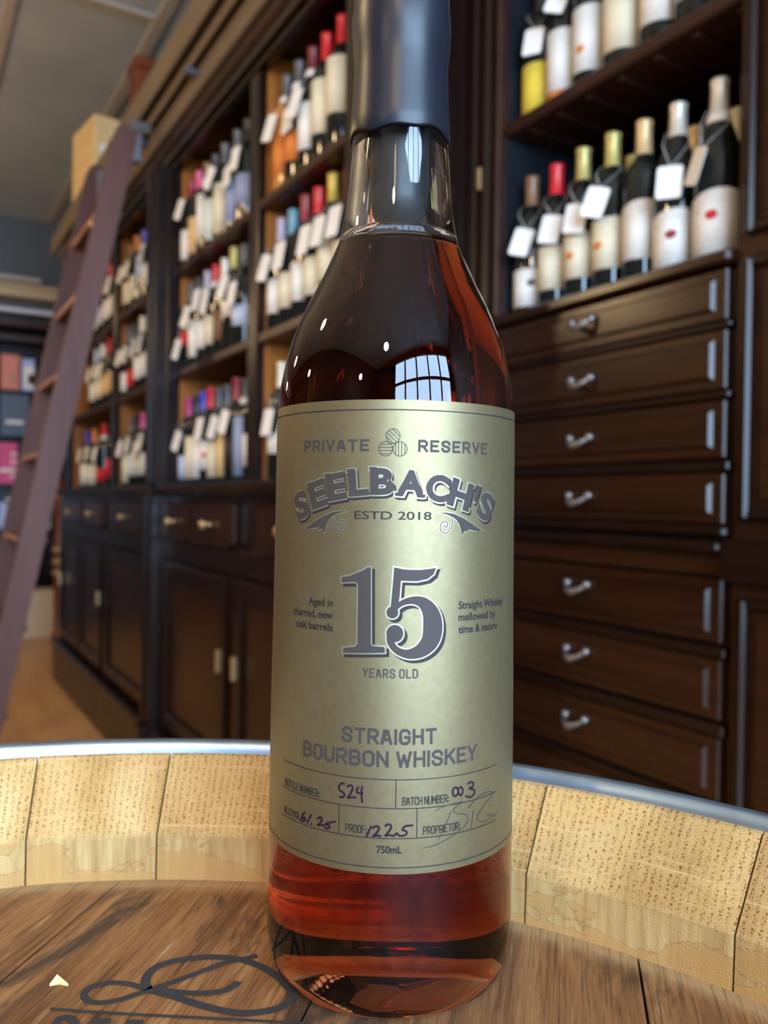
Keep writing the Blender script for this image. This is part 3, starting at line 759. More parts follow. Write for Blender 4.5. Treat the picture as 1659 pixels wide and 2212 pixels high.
M['ink'] = plain('umber_print', (0.040, 0.030, 0.026), 0.6, 0.0, 0.1, 500, spec=0.25)
M['ink_thin'] = plain('dark_rule_print', (0.018, 0.014, 0.013), 0.6, 0.0, 0.1, 500, spec=0.25)
M['emboss'] = plain('bright_emboss', (0.34, 0.325, 0.225), 0.40, 0.75, 0.05, 400)
M['pen'] = plain('plum_pen_ink', (0.016, 0.004, 0.013), 0.6, 0, 0.3, 300, spec=0.2)
M['signature'] = plain('black_signature_print', (0.02, 0.02, 0.02), 0.5)
bm = bmesh.new()
nS, nZ = 110, 14
S0, S1_, Z0, Z1 = -62.0, 62.0, 46.2, 182.5
g = [[bm.verts.new((S0 + (S1_ - S0) * i / nS, Z0 + (Z1 - Z0) * j / nZ, 0)) for j in range(nZ + 1)] for i in range(nS + 1)]
for i in range(nS):
    for j in range(nZ): bm.faces.new((g[i][j], g[i + 1][j], g[i + 1][j + 1], g[i][j + 1]))
label = obj('front_label', wrap(bm, 0.0, 1e9), M['gold'], bot, True)
label['label'] = 'brushed gold paper label printed in umber'

def text_mesh(txt, width=None, height=4.0, align='CENTER', bold=0.0, spacing=1.0):
    """glyph outlines as a flat mesh; height = cap height, width = total width, both in mm"""
    cu = bpy.data.curves.new('glyphs', 'FONT'); cu.body = txt; cu.size = 10.0
    cu.dimensions = '2D'; cu.fill_mode = 'FRONT'; cu.offset = bold; cu.space_character = spacing; cu.resolution_u = 5
    o = bpy.data.objects.new('glyphs', cu); C.objects.link(o)
    bpy.context.view_layer.update()
    me = bpy.data.meshes.new_from_object(o.evaluated_get(bpy.context.evaluated_depsgraph_get()))
    bpy.data.objects.remove(o); bpy.data.curves.remove(cu)
    bm = bmesh.new(); bm.from_mesh(me); bpy.data.meshes.remove(me)
    if not bm.verts: return bm
    x0 = min(v.co.x for v in bm.verts); x1 = max(v.co.x for v in bm.verts)
    cap = 7.29
    sy = height / cap
    sx = sy if width is None else width / (x1 - x0)
    w = (x1 - x0) * sx
    sh = {'CENTER': -w / 2, 'LEFT': 0, 'RIGHT': -w}[align]
    for v in bm.verts: v.co = Vector(((v.co.x - x0) * sx + sh, v.co.y * sy, 0))
    return bm
def place(bm, s, z, rot=0.0):
    m = Matrix.Translation((s, z, 0)) @ Matrix.Rotation(rot, 4, 'Z')
    bmesh.ops.transform(bm, verts=bm.verts, matrix=m); return bm
def join(dst, src):
    me = bpy.data.meshes.new('t'); src.to_mesh(me); src.free(); dst.from_mesh(me); bpy.data.meshes.remove(me); return dst
def print_on(name, bm, mat, off): return obj(name, wrap(bm, off), mat, label)

# chamfered block capitals drawn with one stroke weight, on a 4 x 6 grid
GLYPH = {'A': [[(0, 0), (1.55, 6), (2.45, 6), (4, 0)], [(0.65, 1.7), (3.35, 1.7)]], 'B': [[(0, 0), (0, 6), (3, 6), (3.8, 5.2), (3.8, 4), (3, 3.15), (0, 3.15)], [(3, 3.15), (4, 2.2), (4, 0.9), (3.1, 0), (0, 0)]],
 'C': [[(4, 4.5), (4, 5), (3, 6), (1, 6), (0, 5), (0, 1), (1, 0), (3, 0), (4, 1), (4, 1.5)]], 'D': [[(0, 0), (0, 6), (2.9, 6), (4, 4.9), (4, 1.1), (2.9, 0), (0, 0)]],
 'E': [[(3.7, 6), (0, 6), (0, 0), (3.7, 0)], [(0, 3.1), (3.0, 3.1)]], 'G': [[(4, 4.6), (4, 5), (3, 6), (1, 6), (0, 5), (0, 1), (1, 0), (3, 0), (4, 1), (4, 2.8), (2.3, 2.8)]],
 'F': [[(3.7, 6), (0, 6), (0, 0)], [(0, 3.1), (3.0, 3.1)]], 'H': [[(0, 0), (0, 6)], [(4, 0), (4, 6)], [(0, 3.1), (4, 3.1)]], 'I': [[(0, 0), (0, 6)]], 'K': [[(0, 0), (0, 6)], [(3.8, 6), (0.2, 2.4)], [(1.5, 3.7), (4, 0)]], 'L': [[(0, 6), (0, 0), (3.5, 0)]],
 'M': [[(0, 0), (0, 6), (2.4, 2.0), (4.8, 6), (4.8, 0)]], 'N': [[(0, 0), (0, 6), (4, 0), (4, 6)]], 'O': [[(2, 6), (1, 6), (0, 5), (0, 1), (1, 0), (3, 0), (4, 1), (4, 5), (3, 6), (2, 6)]],
 'P': [[(0, 0), (0, 6), (3, 6), (4, 5), (4, 3.6), (3, 2.6), (0, 2.6)]], 'R': [[(0, 0), (0, 6), (3, 6), (4, 5), (4, 3.7), (3, 2.7), (0, 2.7)], [(2.0, 2.7), (4, 0)]],
 'S': [[(4, 4.5), (4, 5), (3, 6), (1, 6), (0, 5), (0, 4.2), (0.8, 3.4), (3.2, 2.6), (4, 1.8), (4, 1), (3, 0), (1, 0), (0, 1), (0, 1.5)]], 'T': [[(0, 6), (4, 6)], [(2, 6), (2, 0)]],
 'U': [[(0, 6), (0, 1), (1, 0), (3, 0), (4, 1), (4, 6)]], 'V': [[(0, 6), (2, 0), (4, 6)]], 'W': [[(0, 6), (1.3, 0), (2.7, 4.6), (4.1, 0), (5.4, 6)]], 'Y': [[(0, 6), (2, 2.7), (4, 6)], [(2, 2.7), (2, 0)]],
 '/': [[(0, -0.4), (2.4, 6.4)]], '.': [[(0, -0.2), (0, 0.45)]], ':': [[(0, 0.3), (0, 1.0)], [(0, 3.3), (0, 4.0)]]}
def split_acute(g):
    out = []
    for st in g:
        cur = [st[0]]
        for i in range(1, len(st)):
            cur.append(st[i])
            if i < len(st) - 1:
                a_ = Vector(st[i]) - Vector(st[i - 1]); b_ = Vector(st[i + 1]) - Vector(st[i])
                if a_.angle(b_) > math.radians(85): out.append(cur); cur = [st[i]]
        out.append(cur)
    return out
def block_caps(txt, width, height, weight, gap=2.0, align='CENTER'):
    x = 0.0; items = []; lift = 0.0
    for ch in txt:
        if ch == ' ': x += 2.4; continue
        g = GLYPH[ch]; w = max(p[0] for st in g for p in st)
        items.append((x, g)); x += w + gap
    total = x - gap
    sx = (width - weight) / total; sy = (height - weight) / 6.0
    sh = {'CENTER': -width / 2, 'LEFT': 0, 'RIGHT': -width}[align] + weight / 2
    bm = bmesh.new()
    for x0, g in items:
        for st in split_acute(g):
            pts = [((x0 + px) * sx + sh, py * sy + weight / 2) for px, py in st]
            if len(pts) == 2 or (pts[0] != pts[-1]):     # square ends reach half a stroke further
                for i0, i1 in ((0, 1), (-1, -2)):
                    d = Vector(pts[i0]) - Vector(pts[i1]); d.normalize()
                    q_ = Vector(pts[i0]) + d * weight * 0.5; pts[i0] = (q_.x, q_.y)
            lift += 0.003; ribbon(bm, pts, weight, lift % 0.012, caps=False)
    return bm
# text, s, z of baseline, width, cap height, align, stroke
CAPS = [('PRIVATE', -19.3, 167.6, 23.2, 3.5, 'CENTER', 0.72, 2.5), ('RESERVE', 18.9, 167.6, 24.4, 3.5, 'CENTER', 0.72, 2.5), ('YEARS OLD', -0.6, 102.5, 16.2, 2.7, 'CENTER', 0.42, 2.6),
        ('STRAIGHT', -0.7, 83.4, 28.1, 4.6, 'CENTER', 0.85, 2.2), ('BOURBON WHISKEY', -0.6, 76.9, 56.1, 4.7, 'CENTER', 0.85, 2.0), ('BOTTLE NUMBER:', -37.6, 65.8, 15.6, 2.3, 'LEFT', 0.30, 1.7),
        ('BATCH NUMBER:', 3.3, 66.0, 14.1, 2.4, 'LEFT', 0.30, 1.7), ('ALC/VOL.:', -37.8, 57.3, 9.1, 2.3, 'LEFT', 0.30, 1.7), ('PROOF:', -13.2, 57.5, 6.5, 2.4, 'LEFT', 0.30, 1.7), ('PROPRIETOR:', 9.5, 57.3, 11.9, 2.4, 'LEFT', 0.30, 1.7)]
for txt, s, z, w, h, al, wt, gp in CAPS:
    print_on('printed_line', place(block_caps(txt, w, h, wt, gp, al), s, z), M['ink'] if h > 2.6 else M['ink_thin'], 0.05)
LINES = [('ESTD 2018', -0.5, 148.1, 23.0, 2.4, 'CENTER', 0.12),
         ('Aged in', -18.4, 122.3, 9.3, 2.3, 'RIGHT', 0.26), ('charred, new', -18.4, 118.7, 16.5, 2.3, 'RIGHT', 0.26), ('oak barrels', -18.4, 115.1, 14.8, 2.3, 'RIGHT', 0.26),
         ('Straight Whiskey', 20.2, 122.1, 20.8, 2.3, 'LEFT', 0.26), ('mellowed by', 20.2, 118.6, 16.0, 2.3, 'LEFT', 0.26), ('time & nature', 20.2, 115.0, 17.0, 2.3, 'LEFT', 0.26), ('750mL', -0.2, 52.3, 7.3, 2.1, 'CENTER', 0.34)]
for txt, s, z, w, h, al, bold in LINES:
    print_on('printed_line', place(text_mesh(txt, w, h, al, bold), s, z), M['ink_thin'], 0.05)
# rules
for z, s0, s1, w in ((179.6, -58, 58, 0.30), (48.1, -58, 58, 0.30), (73.4, -38.8, 37.5, 0.28), (65.1, -39.0, 37.3, 0.28), (56.5, -39.0, 37.2, 0.28)):
    bm = bmesh.new(); ribbon(bm, [(s0, z), (s1, z)], w, caps=False); print_on('printed_rule', bm, M['ink_thin'], 0.05)
for s, z0, z1 in ((1.5, 65.1, 73.4), (-15.2, 56.5, 65.1), (7.7, 56.5, 65.1)):
    bm = bmesh.new(); ribbon(bm, [(s, z0), (s, z1)], 0.28, caps=False); print_on('printed_rule', bm, M['ink_thin'], 0.05)
# three hatched barrel-end circles
bm = bmesh.new()
R_ = 2.08
for cx_, cz_, ang in ((-0.75, 172.0, -0.75), (-2.9, 168.35, 0.0), (1.35, 168.35, math.pi / 2)):
    ribbon(bm, [(cx_ + R_ * math.cos(t * math.pi / 16), cz_ + R_ * math.sin(t * math.pi / 16)) for t in range(33)], 0.2)
    for k in (-0.62, -0.22, 0.18, 0.58):
        d = k * R_ * 1.1; h = math.sqrt(R_ * R_ - d * d)
        ca, sa = math.cos(ang), math.sin(ang)
        ribbon(bm, [(cx_ - h * ca - d * sa, cz_ - h * sa + d * ca), (cx_ + h * ca - d * sa, cz_ + h * sa + d * ca)], 0.2)
print_on('printed_emblem', bm, M['ink_thin'], 0.05)
# arched name: shadow, bright edge and face
NAME = [('S', -32.0, 152.0, 24, 5.8, 9.2), ('E', -25.0, 155.3, 17, 5.8, 9.0), ('E', -18.2, 157.6, 10, 6.0, 8.8), ('L', -10.9, 158.8, 5, 5.6, 8.6), ('B', -3.7, 159.2, 1, 6.6, 8.6), ('A', 4.7, 158.7, -3, 7.9, 8.6),
        ('C', 12.9, 157.5, -8, 6.6, 8.7), ('H', 20.7, 155.6, -16, 7.2, 8.9), ("'", 26.6, 155.6, -22, 1.4, 3.4), ('S', 31.0, 152.3, -26, 5.8, 9.2)]
def serif_letter(ch, w, h, grow):
    b = text_mesh(ch, w * 1.10, h * 0.84 if ch != "'" else 8, 'CENTER', 0.50 + grow * 1.05)
    if ch == "'":
        for v in b.verts: v.co.y = (v.co.y - 6.2) * 1.3
        return b
    for v in b.verts: v.co.y -= h * 0.42
    hh = h * 0.42 + 0.25
    ser = {'E': [(-1, 1), (-1, -1)], 'L': [(-1, 1), (-1, -1)], 'B': [(-1, 1), (-1, -1)], 'H': [(-1, 1), (-1, -1), (1, 1), (1, -1)], 'A': [(-1, -1), (1, -1)]}.get(ch, [])
    for sx, sz in ser:
        xc = sx * w * (0.41 if ch != 'A' else 0.43); zc = sz * (hh - 0.35)
        q = [(-1.15 - grow, -0.42 - grow), (1.15 + grow, -0.42 - grow), (1.15 + grow, 0.42 + grow), (-1.15 - grow, 0.42 + grow)]
        b.faces.new([b.verts.new((xc + x, zc + z, 0.006)) for x, z in q])
    return b
for lname, mat, grow, off, sh in (('name_shadow', 'ink_thin', 0.34, 0.03, (0.50, -0.70)), ('name_edge', 'emboss', 0.36, 0.06, (0, 0)), ('name_face', 'ink', 0.0, 0.09, (0, 0))):
    bm = bmesh.new()
    for ch, s, z, a_, w, h in NAME:
        join(bm, place(serif_letter(ch, w, h, grow), s + sh[0], z + sh[1], math.radians(a_)))
    print_on(lname, bm, M[mat], off)
# scrolls under the name
for lname, mat, ww, off in (('scroll_edge', 'emboss', 0.75, 0.03), ('scroll_face', 'ink', 0.30, 0.06)):
    for sgn in (1, -1):
        bm = bmesh.new()
        f = (lambda p: p) if sgn > 0 else (lambda p: (-0.9 - p[0], p[1]))
        pts = [f(p) for p in ORNAMENT]
        if mat == 'ink':
            fc = bm.faces.new([bm.verts.new((p[0], p[1], 0)) for p in pts])
            bmesh.ops.triangulate(bm, faces=[fc])
        else:
            ribbon(bm, pts + [pts[0]], 0.45)
        ribbon(bm, [f(p) for p in smooth_path(SPIRAL, 4)], ww)
        print_on(lname, bm, M[mat], off)
# the large numeral
def grow_poly(bm, pts, grow):
    cu = bpy.data.curves.new('shape', 'CURVE'); cu.dimensions = '2D'; cu.fill_mode = 'BOTH'; cu.offset = grow
    sp = cu.splines.new('POLY'); sp.points.add(len(pts) - 1)
    area = sum(a[0] * b[1] - b[0] * a[1] for a, b in zip(pts, pts[1:] + pts[:1]))
    q = pts if area < 0 else pts[::-1]
    for p, c in zip(sp.points, q): p.co = (c[0], c[1], 0, 1)
    sp.use_cyclic_u = True
    o = bpy.data.objects.new('shape', cu); C.objects.link(o); bpy.context.view_layer.update()
    me = bpy.data.meshes.new_from_object(o.evaluated_get(bpy.context.evaluated_depsgraph_get()))
    bm.from_mesh(me); bpy.data.meshes.remove(me); bpy.data.objects.remove(o); bpy.data.curves.remove(cu)
def numeral(grow):
    bm = bmesh.new()
    grow_poly(bm, DIGIT_ONE, grow); grow_poly(bm, DIGIT_FLAG, grow)
    bw = smooth_path(DIGIT_BOWL, 6); n = len(bw)
    ribbon(bm, bw, [1.4 + 4.6 * math.exp(-((i / n - 0.47) / 0.22) ** 2) + 0.9 * math.exp(-((i / n - 1) / 0.15) ** 2) + 2 * grow for i in range(n)], 0.003, caps=False)
    for (x, y), r in zip(DIGIT_BALLS, (1.75, 2.5)): disc(bm, x, y, r + grow, 0.006, 24)
    return bm
for lname, mat, grow, off, sh in (('numeral_shadow', 'ink_thin', 0.40, 0.03, (0.85, -0.85)), ('numeral_edge', 'emboss', 0.38, 0.06, (0, 0)), ('numeral_face', 'ink', 0.0, 0.09, (0, 0))):
    print_on(lname, place(numeral(grow), sh[0], sh[1]), M[mat], off)
# pen entries
for key, strokes in HANDWRITING.items():
    bm = bmesh.new()
    sig = key == 'sig'
    for st in strokes:
        ribbon(bm, smooth_path(st, 4), 0.22 if sig else 0.60)
    print_on('printed_signature' if sig else 'pen_entry', bm, M['signature' if sig else 'pen'], 0.10)

# ------------------------------------------------------------------ wine bottles on the shelves
def wine_glass():
    m, N, L, b = node_mat('dark_wine_glass')
    setin(b, Base_Color=(0.008, 0.010, 0.009, 1), Roughness=0.06, Specular_IOR_Level=0.6)
    tc = N.new('ShaderNodeTexCoord'); nz = N.new('ShaderNodeTexNoise'); nz.inputs['Scale'].default_value = 12
    mr = N.new('ShaderNodeMapRange'); mr.inputs['To Min'].default_value = 0.05; mr.inputs['To Max'].default_value = 0.11
    L.new(tc.outputs['Object'], nz.inputs['Vector']); L.new(nz.outputs['Fac'], mr.inputs['Value']); L.new(mr.outputs[0], b.inputs['Roughness'])
    return m
M['wine_glass'] = wine_glass()
M['amber_glass'] = plain('amber_wine', (0.48, 0.20, 0.035), 0.08, 0, 0.1, 8)
COL = {'red': (0.58, 0.012, 0.022), 'maroon': (0.16, 0.015, 0.025), 'dark red': (0.26, 0.02, 0.03), 'gold': (0.55, 0.42, 0.08), 'olive gold': (0.46, 0.40, 0.13), 'tan': (0.60, 0.43, 0.22),
       'silver': (0.62, 0.59, 0.52), 'cream': (0.74, 0.68, 0.50), 'white': (0.80, 0.79, 0.75), 'teal': (0.12, 0.33, 0.44), 'lilac': (0.42, 0.37, 0.48), 'pink': (0.72, 0.10, 0.27),
       'blue': (0.05, 0.06, 0.42), 'black': (0.015, 0.015, 0.018), 'grey': (0.085, 0.088, 0.095), 'orange': (0.66, 0.20, 0.035), 'magenta': (0.45, 0.03, 0.19), 'brown': (0.20, 0.10, 0.05),
       'yellow': (0.78, 0.60, 0.06), 'pale blue': (0.50, 0.58, 0.78), 'peach': (0.72, 0.48, 0.22), 'slate blue': (0.28, 0.33, 0.50), 'mint': (0.66, 0.76, 0.68)}
CAPM = {k: plain('capsule_' + k.replace(' ', '_'), v, 0.32, 0.25 if k in ('gold', 'olive gold', 'silver', 'tan') else 0.0, 0.06, 60) for k, v in COL.items()}
def printed_paper(name, col):
    """label paper with rows of small grey print"""
    m, N, L, b = node_mat(name)
    tc = N.new('ShaderNodeTexCoord'); mp = N.new('ShaderNodeMapping'); mp.inputs['Scale'].default_value = (260, 260, 90)
    nz = N.new('ShaderNodeTexNoise'); nz.inputs['Scale'].default_value = 1; nz.inputs['Detail'].default_value = 2
    wv = N.new('ShaderNodeTexWave'); wv.bands_direction = 'Z'; wv.inputs['Scale'].default_value = 26; wv.inputs['Distortion'].default_value = 0
    r1 = N.new('ShaderNodeMapRange'); r1.inputs['From Min'].default_value = 0.50; r1.inputs['From Max'].default_value = 0.60
    r2 = N.new('ShaderNodeMapRange'); r2.inputs['From Min'].default_value = 0.62; r2.inputs['From Max'].default_value = 0.80
    mu = N.new('ShaderNodeMath'); mu.operation = 'MULTIPLY'; mu2 = N.new('ShaderNodeMath'); mu2.operation = 'MULTIPLY'; mu2.inputs[1].default_value = 0.35
    mx = N.new('ShaderNodeMix'); mx.data_type = 'RGBA'
    mx.inputs[6].default_value = rgba(col); mx.inputs[7].default_value = rgba([c * 0.35 for c in col])
    L.new(tc.outputs['Object'], mp.inputs['Vector']); L.new(mp.outputs['Vector'], nz.inputs['Vector']); L.new(tc.outputs['Object'], wv.inputs['Vector'])
    L.new(nz.outputs['Fac'], r1.inputs['Value']); L.new(wv.outputs['Fac'], r2.inputs['Value'])
    L.new(r1.outputs[0], mu.inputs[0]); L.new(r2.outputs[0], mu.inputs[1]); L.new(mu.outputs[0], mu2.inputs[0]); L.new(mu2.outputs[0], mx.inputs[0])
    L.new(mx.outputs[2], b.inputs['Base Color']); setin(b, Roughness=0.65)
    return m
LABM = {k: printed_paper('label_' + k.replace(' ', '_'), v) for k, v in COL.items()}
SHAPES = {
 'bordeaux': [(0, 0.004), (0.030, 0.0), (0.0355, 0.003), (0.0370, 0.009), (0.0372, 0.190), (0.0360, 0.202), (0.0315, 0.214), (0.0235, 0.224), (0.0175, 0.232), (0.0150, 0.242), (0.0143, 0.256), (0.0138, 0.292), (0.0148, 0.294), (0.0148, 0.299), (0, 0.299)],
 'burgundy': [(0, 0.004), (0.033, 0.0), (0.0390, 0.003), (0.0405, 0.010), (0.0408, 0.150), (0.0395, 0.166), (0.0350, 0.186), (0.0290, 0.204), (0.0225, 0.222), (0.0175, 0.240), (0.0150, 0.256), (0.0140, 0.292), (0.0150, 0.294), (0.0150, 0.299), (0, 0.299)]}
MESH = {}
def mesh_of(bm, name, smooth=True):
    me = bpy.data.meshes.new(name); bm.normal_update(); bm.to_mesh(me); bm.free()
    if smooth: me.polygons.foreach_set('use_smooth', [True] * len(me.polygons))
    me.materials.append(None)
    return me
for sh_, pr in SHAPES.items():
    bm = lathe(bmesh.new(), pr, 28); bmesh.ops.recalc_face_normals(bm, faces=bm.faces); MESH[sh_, 'body'] = mesh_of(bm, 'bottle_body')
    z0 = 0.236 if sh_ == 'bordeaux' else 0.244
    k = {'bordeaux': [(0.0168, 0.234), (0.0164, 0.236), (0.0154, 0.243), (0.0149, 0.256)], 'burgundy': [(0.0176, 0.241), (0.0172, 0.243), (0.0158, 0.254), (0.0151, 0.262)]}[sh_]
    bm = lathe(bmesh.new(), k + [(0.0144, 0.290), (0.0156, 0.2925), (0.0156, 0.2985), (0.0150, 0.3005), (0.0, 0.3008)], 24)
    bmesh.ops.recalc_face_normals(bm, faces=bm.faces); MESH[sh_, 'capsule'] = mesh_of(bm, 'capsule')
def label_mesh(sh_, z0, z1, half, swoop=0.0):
    key = (sh_, z0, z1, half, swoop)
    if key not in MESH:
        R_ = (0.0373 if sh_ == 'bordeaux' else 0.0409) + 0.0003
        bm = bmesh.new(); n = 18; rows = []
        for i in range(n + 1):
            t = -half + 2 * half * i / n
            a_ = math.radians(t)
            zt = z1 + swoop * math.cos(t / half * math.pi / 2)
            rows.append([bm.verts.new((R_ * math.sin(a_), -R_ * math.cos(a_), z)) for z in (z0, zt)] + [bm.verts.new(((R_ - 0.0005) * math.sin(a_), -(R_ - 0.0005) * math.cos(a_), z)) for z in (zt, z0)])
        for A, B in zip(rows, rows[1:]):
            for k in range(4): bm.faces.new((A[k], A[(k + 1) % 4], B[(k + 1) % 4], B[k]))
        bm.faces.new(rows[0]); bm.faces.new(rows[-1][::-1])
        bmesh.ops.recalc_face_normals(bm, faces=bm.faces)
        MESH[key] = mesh_of(bm, 'bottle_label')
    return MESH[key]
def rounded_card(w, h, t, r=0.006):
    bm = bmesh.new(); pts = []
    for cx_, cz_, a_ in ((w / 2 - r, h / 2 - r, 0), (-w / 2 + r, h / 2 - r, 90), (-w / 2 + r, -h / 2 + r, 180), (w / 2 - r, -h / 2 + r, 270)):
        for k in range(4):
            q = math.radians(a_ + 30 * k); pts.append((cx_ + r * math.cos(q), cz_ + r * math.sin(q)))
    F = [bm.verts.new((x, -t / 2, z)) for x, z in pts]; B = [bm.verts.new((x, t / 2, z)) for x, z in pts]
    bm.faces.new(F); bm.faces.new(B[::-1]); n = len(F)
    for i in range(n): bm.faces.new((F[i], F[(i + 1) % n], B[(i + 1) % n], B[i]))
    bmesh.ops.recalc_face_normals(bm, faces=bm.faces)
    return mesh_of(bm, 'price_tag', False)
MESH['tag'] = rounded_card(0.043, 0.060, 0.0009)
def string_mesh(shape, h, T):
    """thin elastic that goes round the neck and comes down in front to the top of the tag at T"""
    zn = 0.240 * h if shape == 'bordeaux' else 0.250 * h
    P = [(T[0], T[1], T[2]), (0.022 + 0.3 * T[0], 0.55 * T[1] - 0.008, 0.5 * (zn + T[2]) + 0.006), (0.0205, 0.0, zn + 0.002), (0.013, 0.0165, zn + 0.006), (0.0, 0.0205, zn + 0.008),
         (-0.013, 0.0165, zn + 0.006), (-0.0205, 0.0, zn + 0.002), (-0.022 + 0.3 * T[0], 0.55 * T[1] - 0.008, 0.5 * (zn + T[2]) + 0.006), (T[0], T[1], T[2])]
    bm = bmesh.new(); ring = []
    for q in P:
        ring.append([bm.verts.new(Vector(q) + Vector((0.0006 * math.cos(k * 2.094), 0.0006 * math.sin(k * 2.094), 0.0004 * math.sin(k * 2.094)))) for k in range(3)])
    for A, B_ in zip(ring, ring[1:]):
        for k in range(3): bm.faces.new((A[k], A[(k + 1) % 3], B_[(k + 1) % 3], B_[k]))
    bmesh.ops.recalc_face_normals(bm, faces=bm.faces)
    return mesh_of(bm, 'tag_string')
bm = lathe(bmesh.new(), [(0.0195, 0.228), (0.0215, 0.226), (0.0205, 0.236), (0.0172, 0.246), (0.0166, 0.245), (0.0195, 0.233), (0.0195, 0.228)], 22)
bmesh.ops.recalc_face_normals(bm, faces=bm.faces); MESH['collar'] = mesh_of(bm, 'neck_collar')
bm = lathe(bmesh.new(), [(0, 0.0008), (0.009, 0.0007), (0.0105, 0.0), (0, -0.001)], 12)
bmesh.ops.rotate(bm, verts=bm.verts, cent=(0, 0, 0), matrix=Matrix.Rotation(math.pi / 2, 3, 'X')); MESH['emblem'] = mesh_of(bm, 'emblem')

def inst(name, me, mat, parent, loc=(0, 0, 0), rot=(0, 0, 0), scale=(1, 1, 1)):
    o = bpy.data.objects.new(name, me)
    o.material_slots[0].link = 'OBJECT'; o.material_slots[0].material = mat
    C.objects.link(o); o.parent = parent; o.location = loc; o.rotation_euler = rot; o.scale = scale
    return o
ORD = ['first', 'second', 'third', 'fourth', 'fifth', 'sixth', 'seventh', 'eighth', 'ninth', 'tenth']
def wine(x, y, z, cap, lab, shape='bordeaux', h=1.0, tagpos=None, lz=(0.045, 0.135), half=80, turn=14, collar=None, emblem=None, swoop=0.0, glass='wine_glass', where='', group='', rs=1.0, band=None):
    r = empty('wine_bottle', (x, y, z), math.radians(turn))
    sc_ = (rs, rs, h)
    inst('bottle_body', MESH[shape, 'body'], M[glass], r, scale=sc_)
    inst('capsule', MESH[shape, 'capsule'], CAPM[cap], r, scale=sc_)
    lb = inst('bottle_label', label_mesh(shape, lz[0], lz[1], half, swoop), LABM[lab], r, scale=sc_)
    if emblem:
        ec, ez, ea = emblem; R_ = 0.0378 if shape == 'bordeaux' else 0.0414
        a_ = math.radians(ea)
        inst('emblem', MESH['emblem'], LABM[ec], lb, (R_ * math.sin(a_), -R_ * math.cos(a_), ez), (0, 0, a_), (0.95, 1, 0.75))
    if band: inst('label_band', label_mesh(shape, lz[0] - 0.016, lz[0] - 0.0005, half), LABM[band], r, scale=sc_)
    if collar: inst('neck_collar', MESH['collar'], LABM[collar], r, scale=sc_)
    if tagpos:
        ds, tz, tilt = tagpos[:3]; yaw = tagpos[3] if len(tagpos) > 3 else -8
        ty = -0.0475 if turn < 20 else -0.0445
        p = inst('price_tag', MESH['tag'], M['paper'], r, (ds, ty, tz), (math.radians(-9), math.radians(tilt), math.radians(yaw)), (1.18, 1, 1.18) if turn < 20 else (1, 1, 1))
        ts = 1.18 if turn < 20 else 1.0
        top = Matrix.Translation((ds, ty, tz)) @ p.rotation_euler.to_matrix().to_4x4() @ Vector((0, 0, 0.027 * ts))
        inst('tag_string', string_mesh(shape, h, top), M['paper'], r)
    tag(r, '%s-capped wine bottle with %s label, %s' % (cap.replace(' ', '-'), lab, where), 'bottle', group)
    return r
def row(z, y, items, anchor_, place_, group):
    for i, it in enumerate(items):
        it = dict(it); x = it.pop('x'); yy = it.pop('y', y)
        wine(x, yy, z, where='%s from %s, %s' % (ORD[i], anchor_, place_), group=group, **it)
def B(x, cap, lab, **k): return dict(x=x, cap=cap, lab=lab, **k)
TL, TR, TM = (-0.014, 0.165, 16), (0.012, 0.15, -8), (0.0, 0.175, 4)
row(S2, 0.872, [B(-1.715, 'red', 'cream', lz=(0.075, 0.20), h=1.03), B(-1.795, 'red', 'cream', lz=(0.06, 0.185), h=1.02), B(-1.872, 'maroon', 'white', collar='white', lz=(0.05, 0.16), tagpos=TL, h=1.03),
                B(-1.952, 'grey', 'orange', collar='white', lz=(0.05, 0.125), tagpos=TR, h=1.04), B(-2.030, 'grey', 'orange', collar='white', lz=(0.04, 0.15), tagpos=TL, h=1.03, glass='amber_glass')],
    'end panel', 'top shelf near chest', 'wine bottles on the top shelf near the drawer chest')
row(S1, 0.872, [B(-1.672, 'dark red', 'cream', tagpos=TM), B(-1.752, 'gold', 'cream', lz=(0.06, 0.15), h=1.06, tagpos=TM), B(-1.828, 'red', 'cream', tagpos=TM, h=1.03), B(-1.904, 'dark red', 'white', h=1.05, emblem=('mint', 0.07, 20)),
                B(-1.980, 'teal', 'cream', tagpos=TM), B(-2.056, 'lilac', 'white', tagpos=TL)],
    'end panel', 'middle shelf near chest', 'wine bottles on the middle shelf near the drawer chest')
row(CT, 0.875, [B(-1.72, 'grey', 'white', tagpos=TM), B(-1.80, 'maroon', 'cream', tagpos=TL), B(-1.88, 'black', 'white', tagpos=TR), B(-1.962, 'pink', 'white', tagpos=(0.01, 0.13, 6)), B(-2.048, 'cream', 'white', h=1.05, tagpos=(0, 0.155, 2), lz=(0.07, 0.12))],
    'end panel', 'counter near chest', 'wine bottles on the counter near the drawer chest')
row(S2, 0.868, [B(-2.30, 'black', 'slate blue', tagpos=TM), B(-2.385, 'grey', 'slate blue', collar='white', tagpos=TR, lz=(0.02, 0.16)), B(-2.495, 'grey', 'cream', tagpos=(-0.02, 0.19, 22), lz=(0.03, 0.17)), B(-2.585, 'black', 'mint', collar='pale blue', lz=(0.02, 0.15)),
                B(-2.665, 'brown', 'white', collar='white', lz=(0.05, 0.19)), B(-2.750, 'pink', 'peach', lz=(0.02, 0.14), emblem=('dark red', 0.08, -20)), B(-2.836, 'dark red', 'white', tagpos=(-0.005, 0.19, 20), lz=(0.02, 0.12))],
    'partition', 'top shelf beside pilaster', 'wine bottles on the top shelf beside the pilaster')
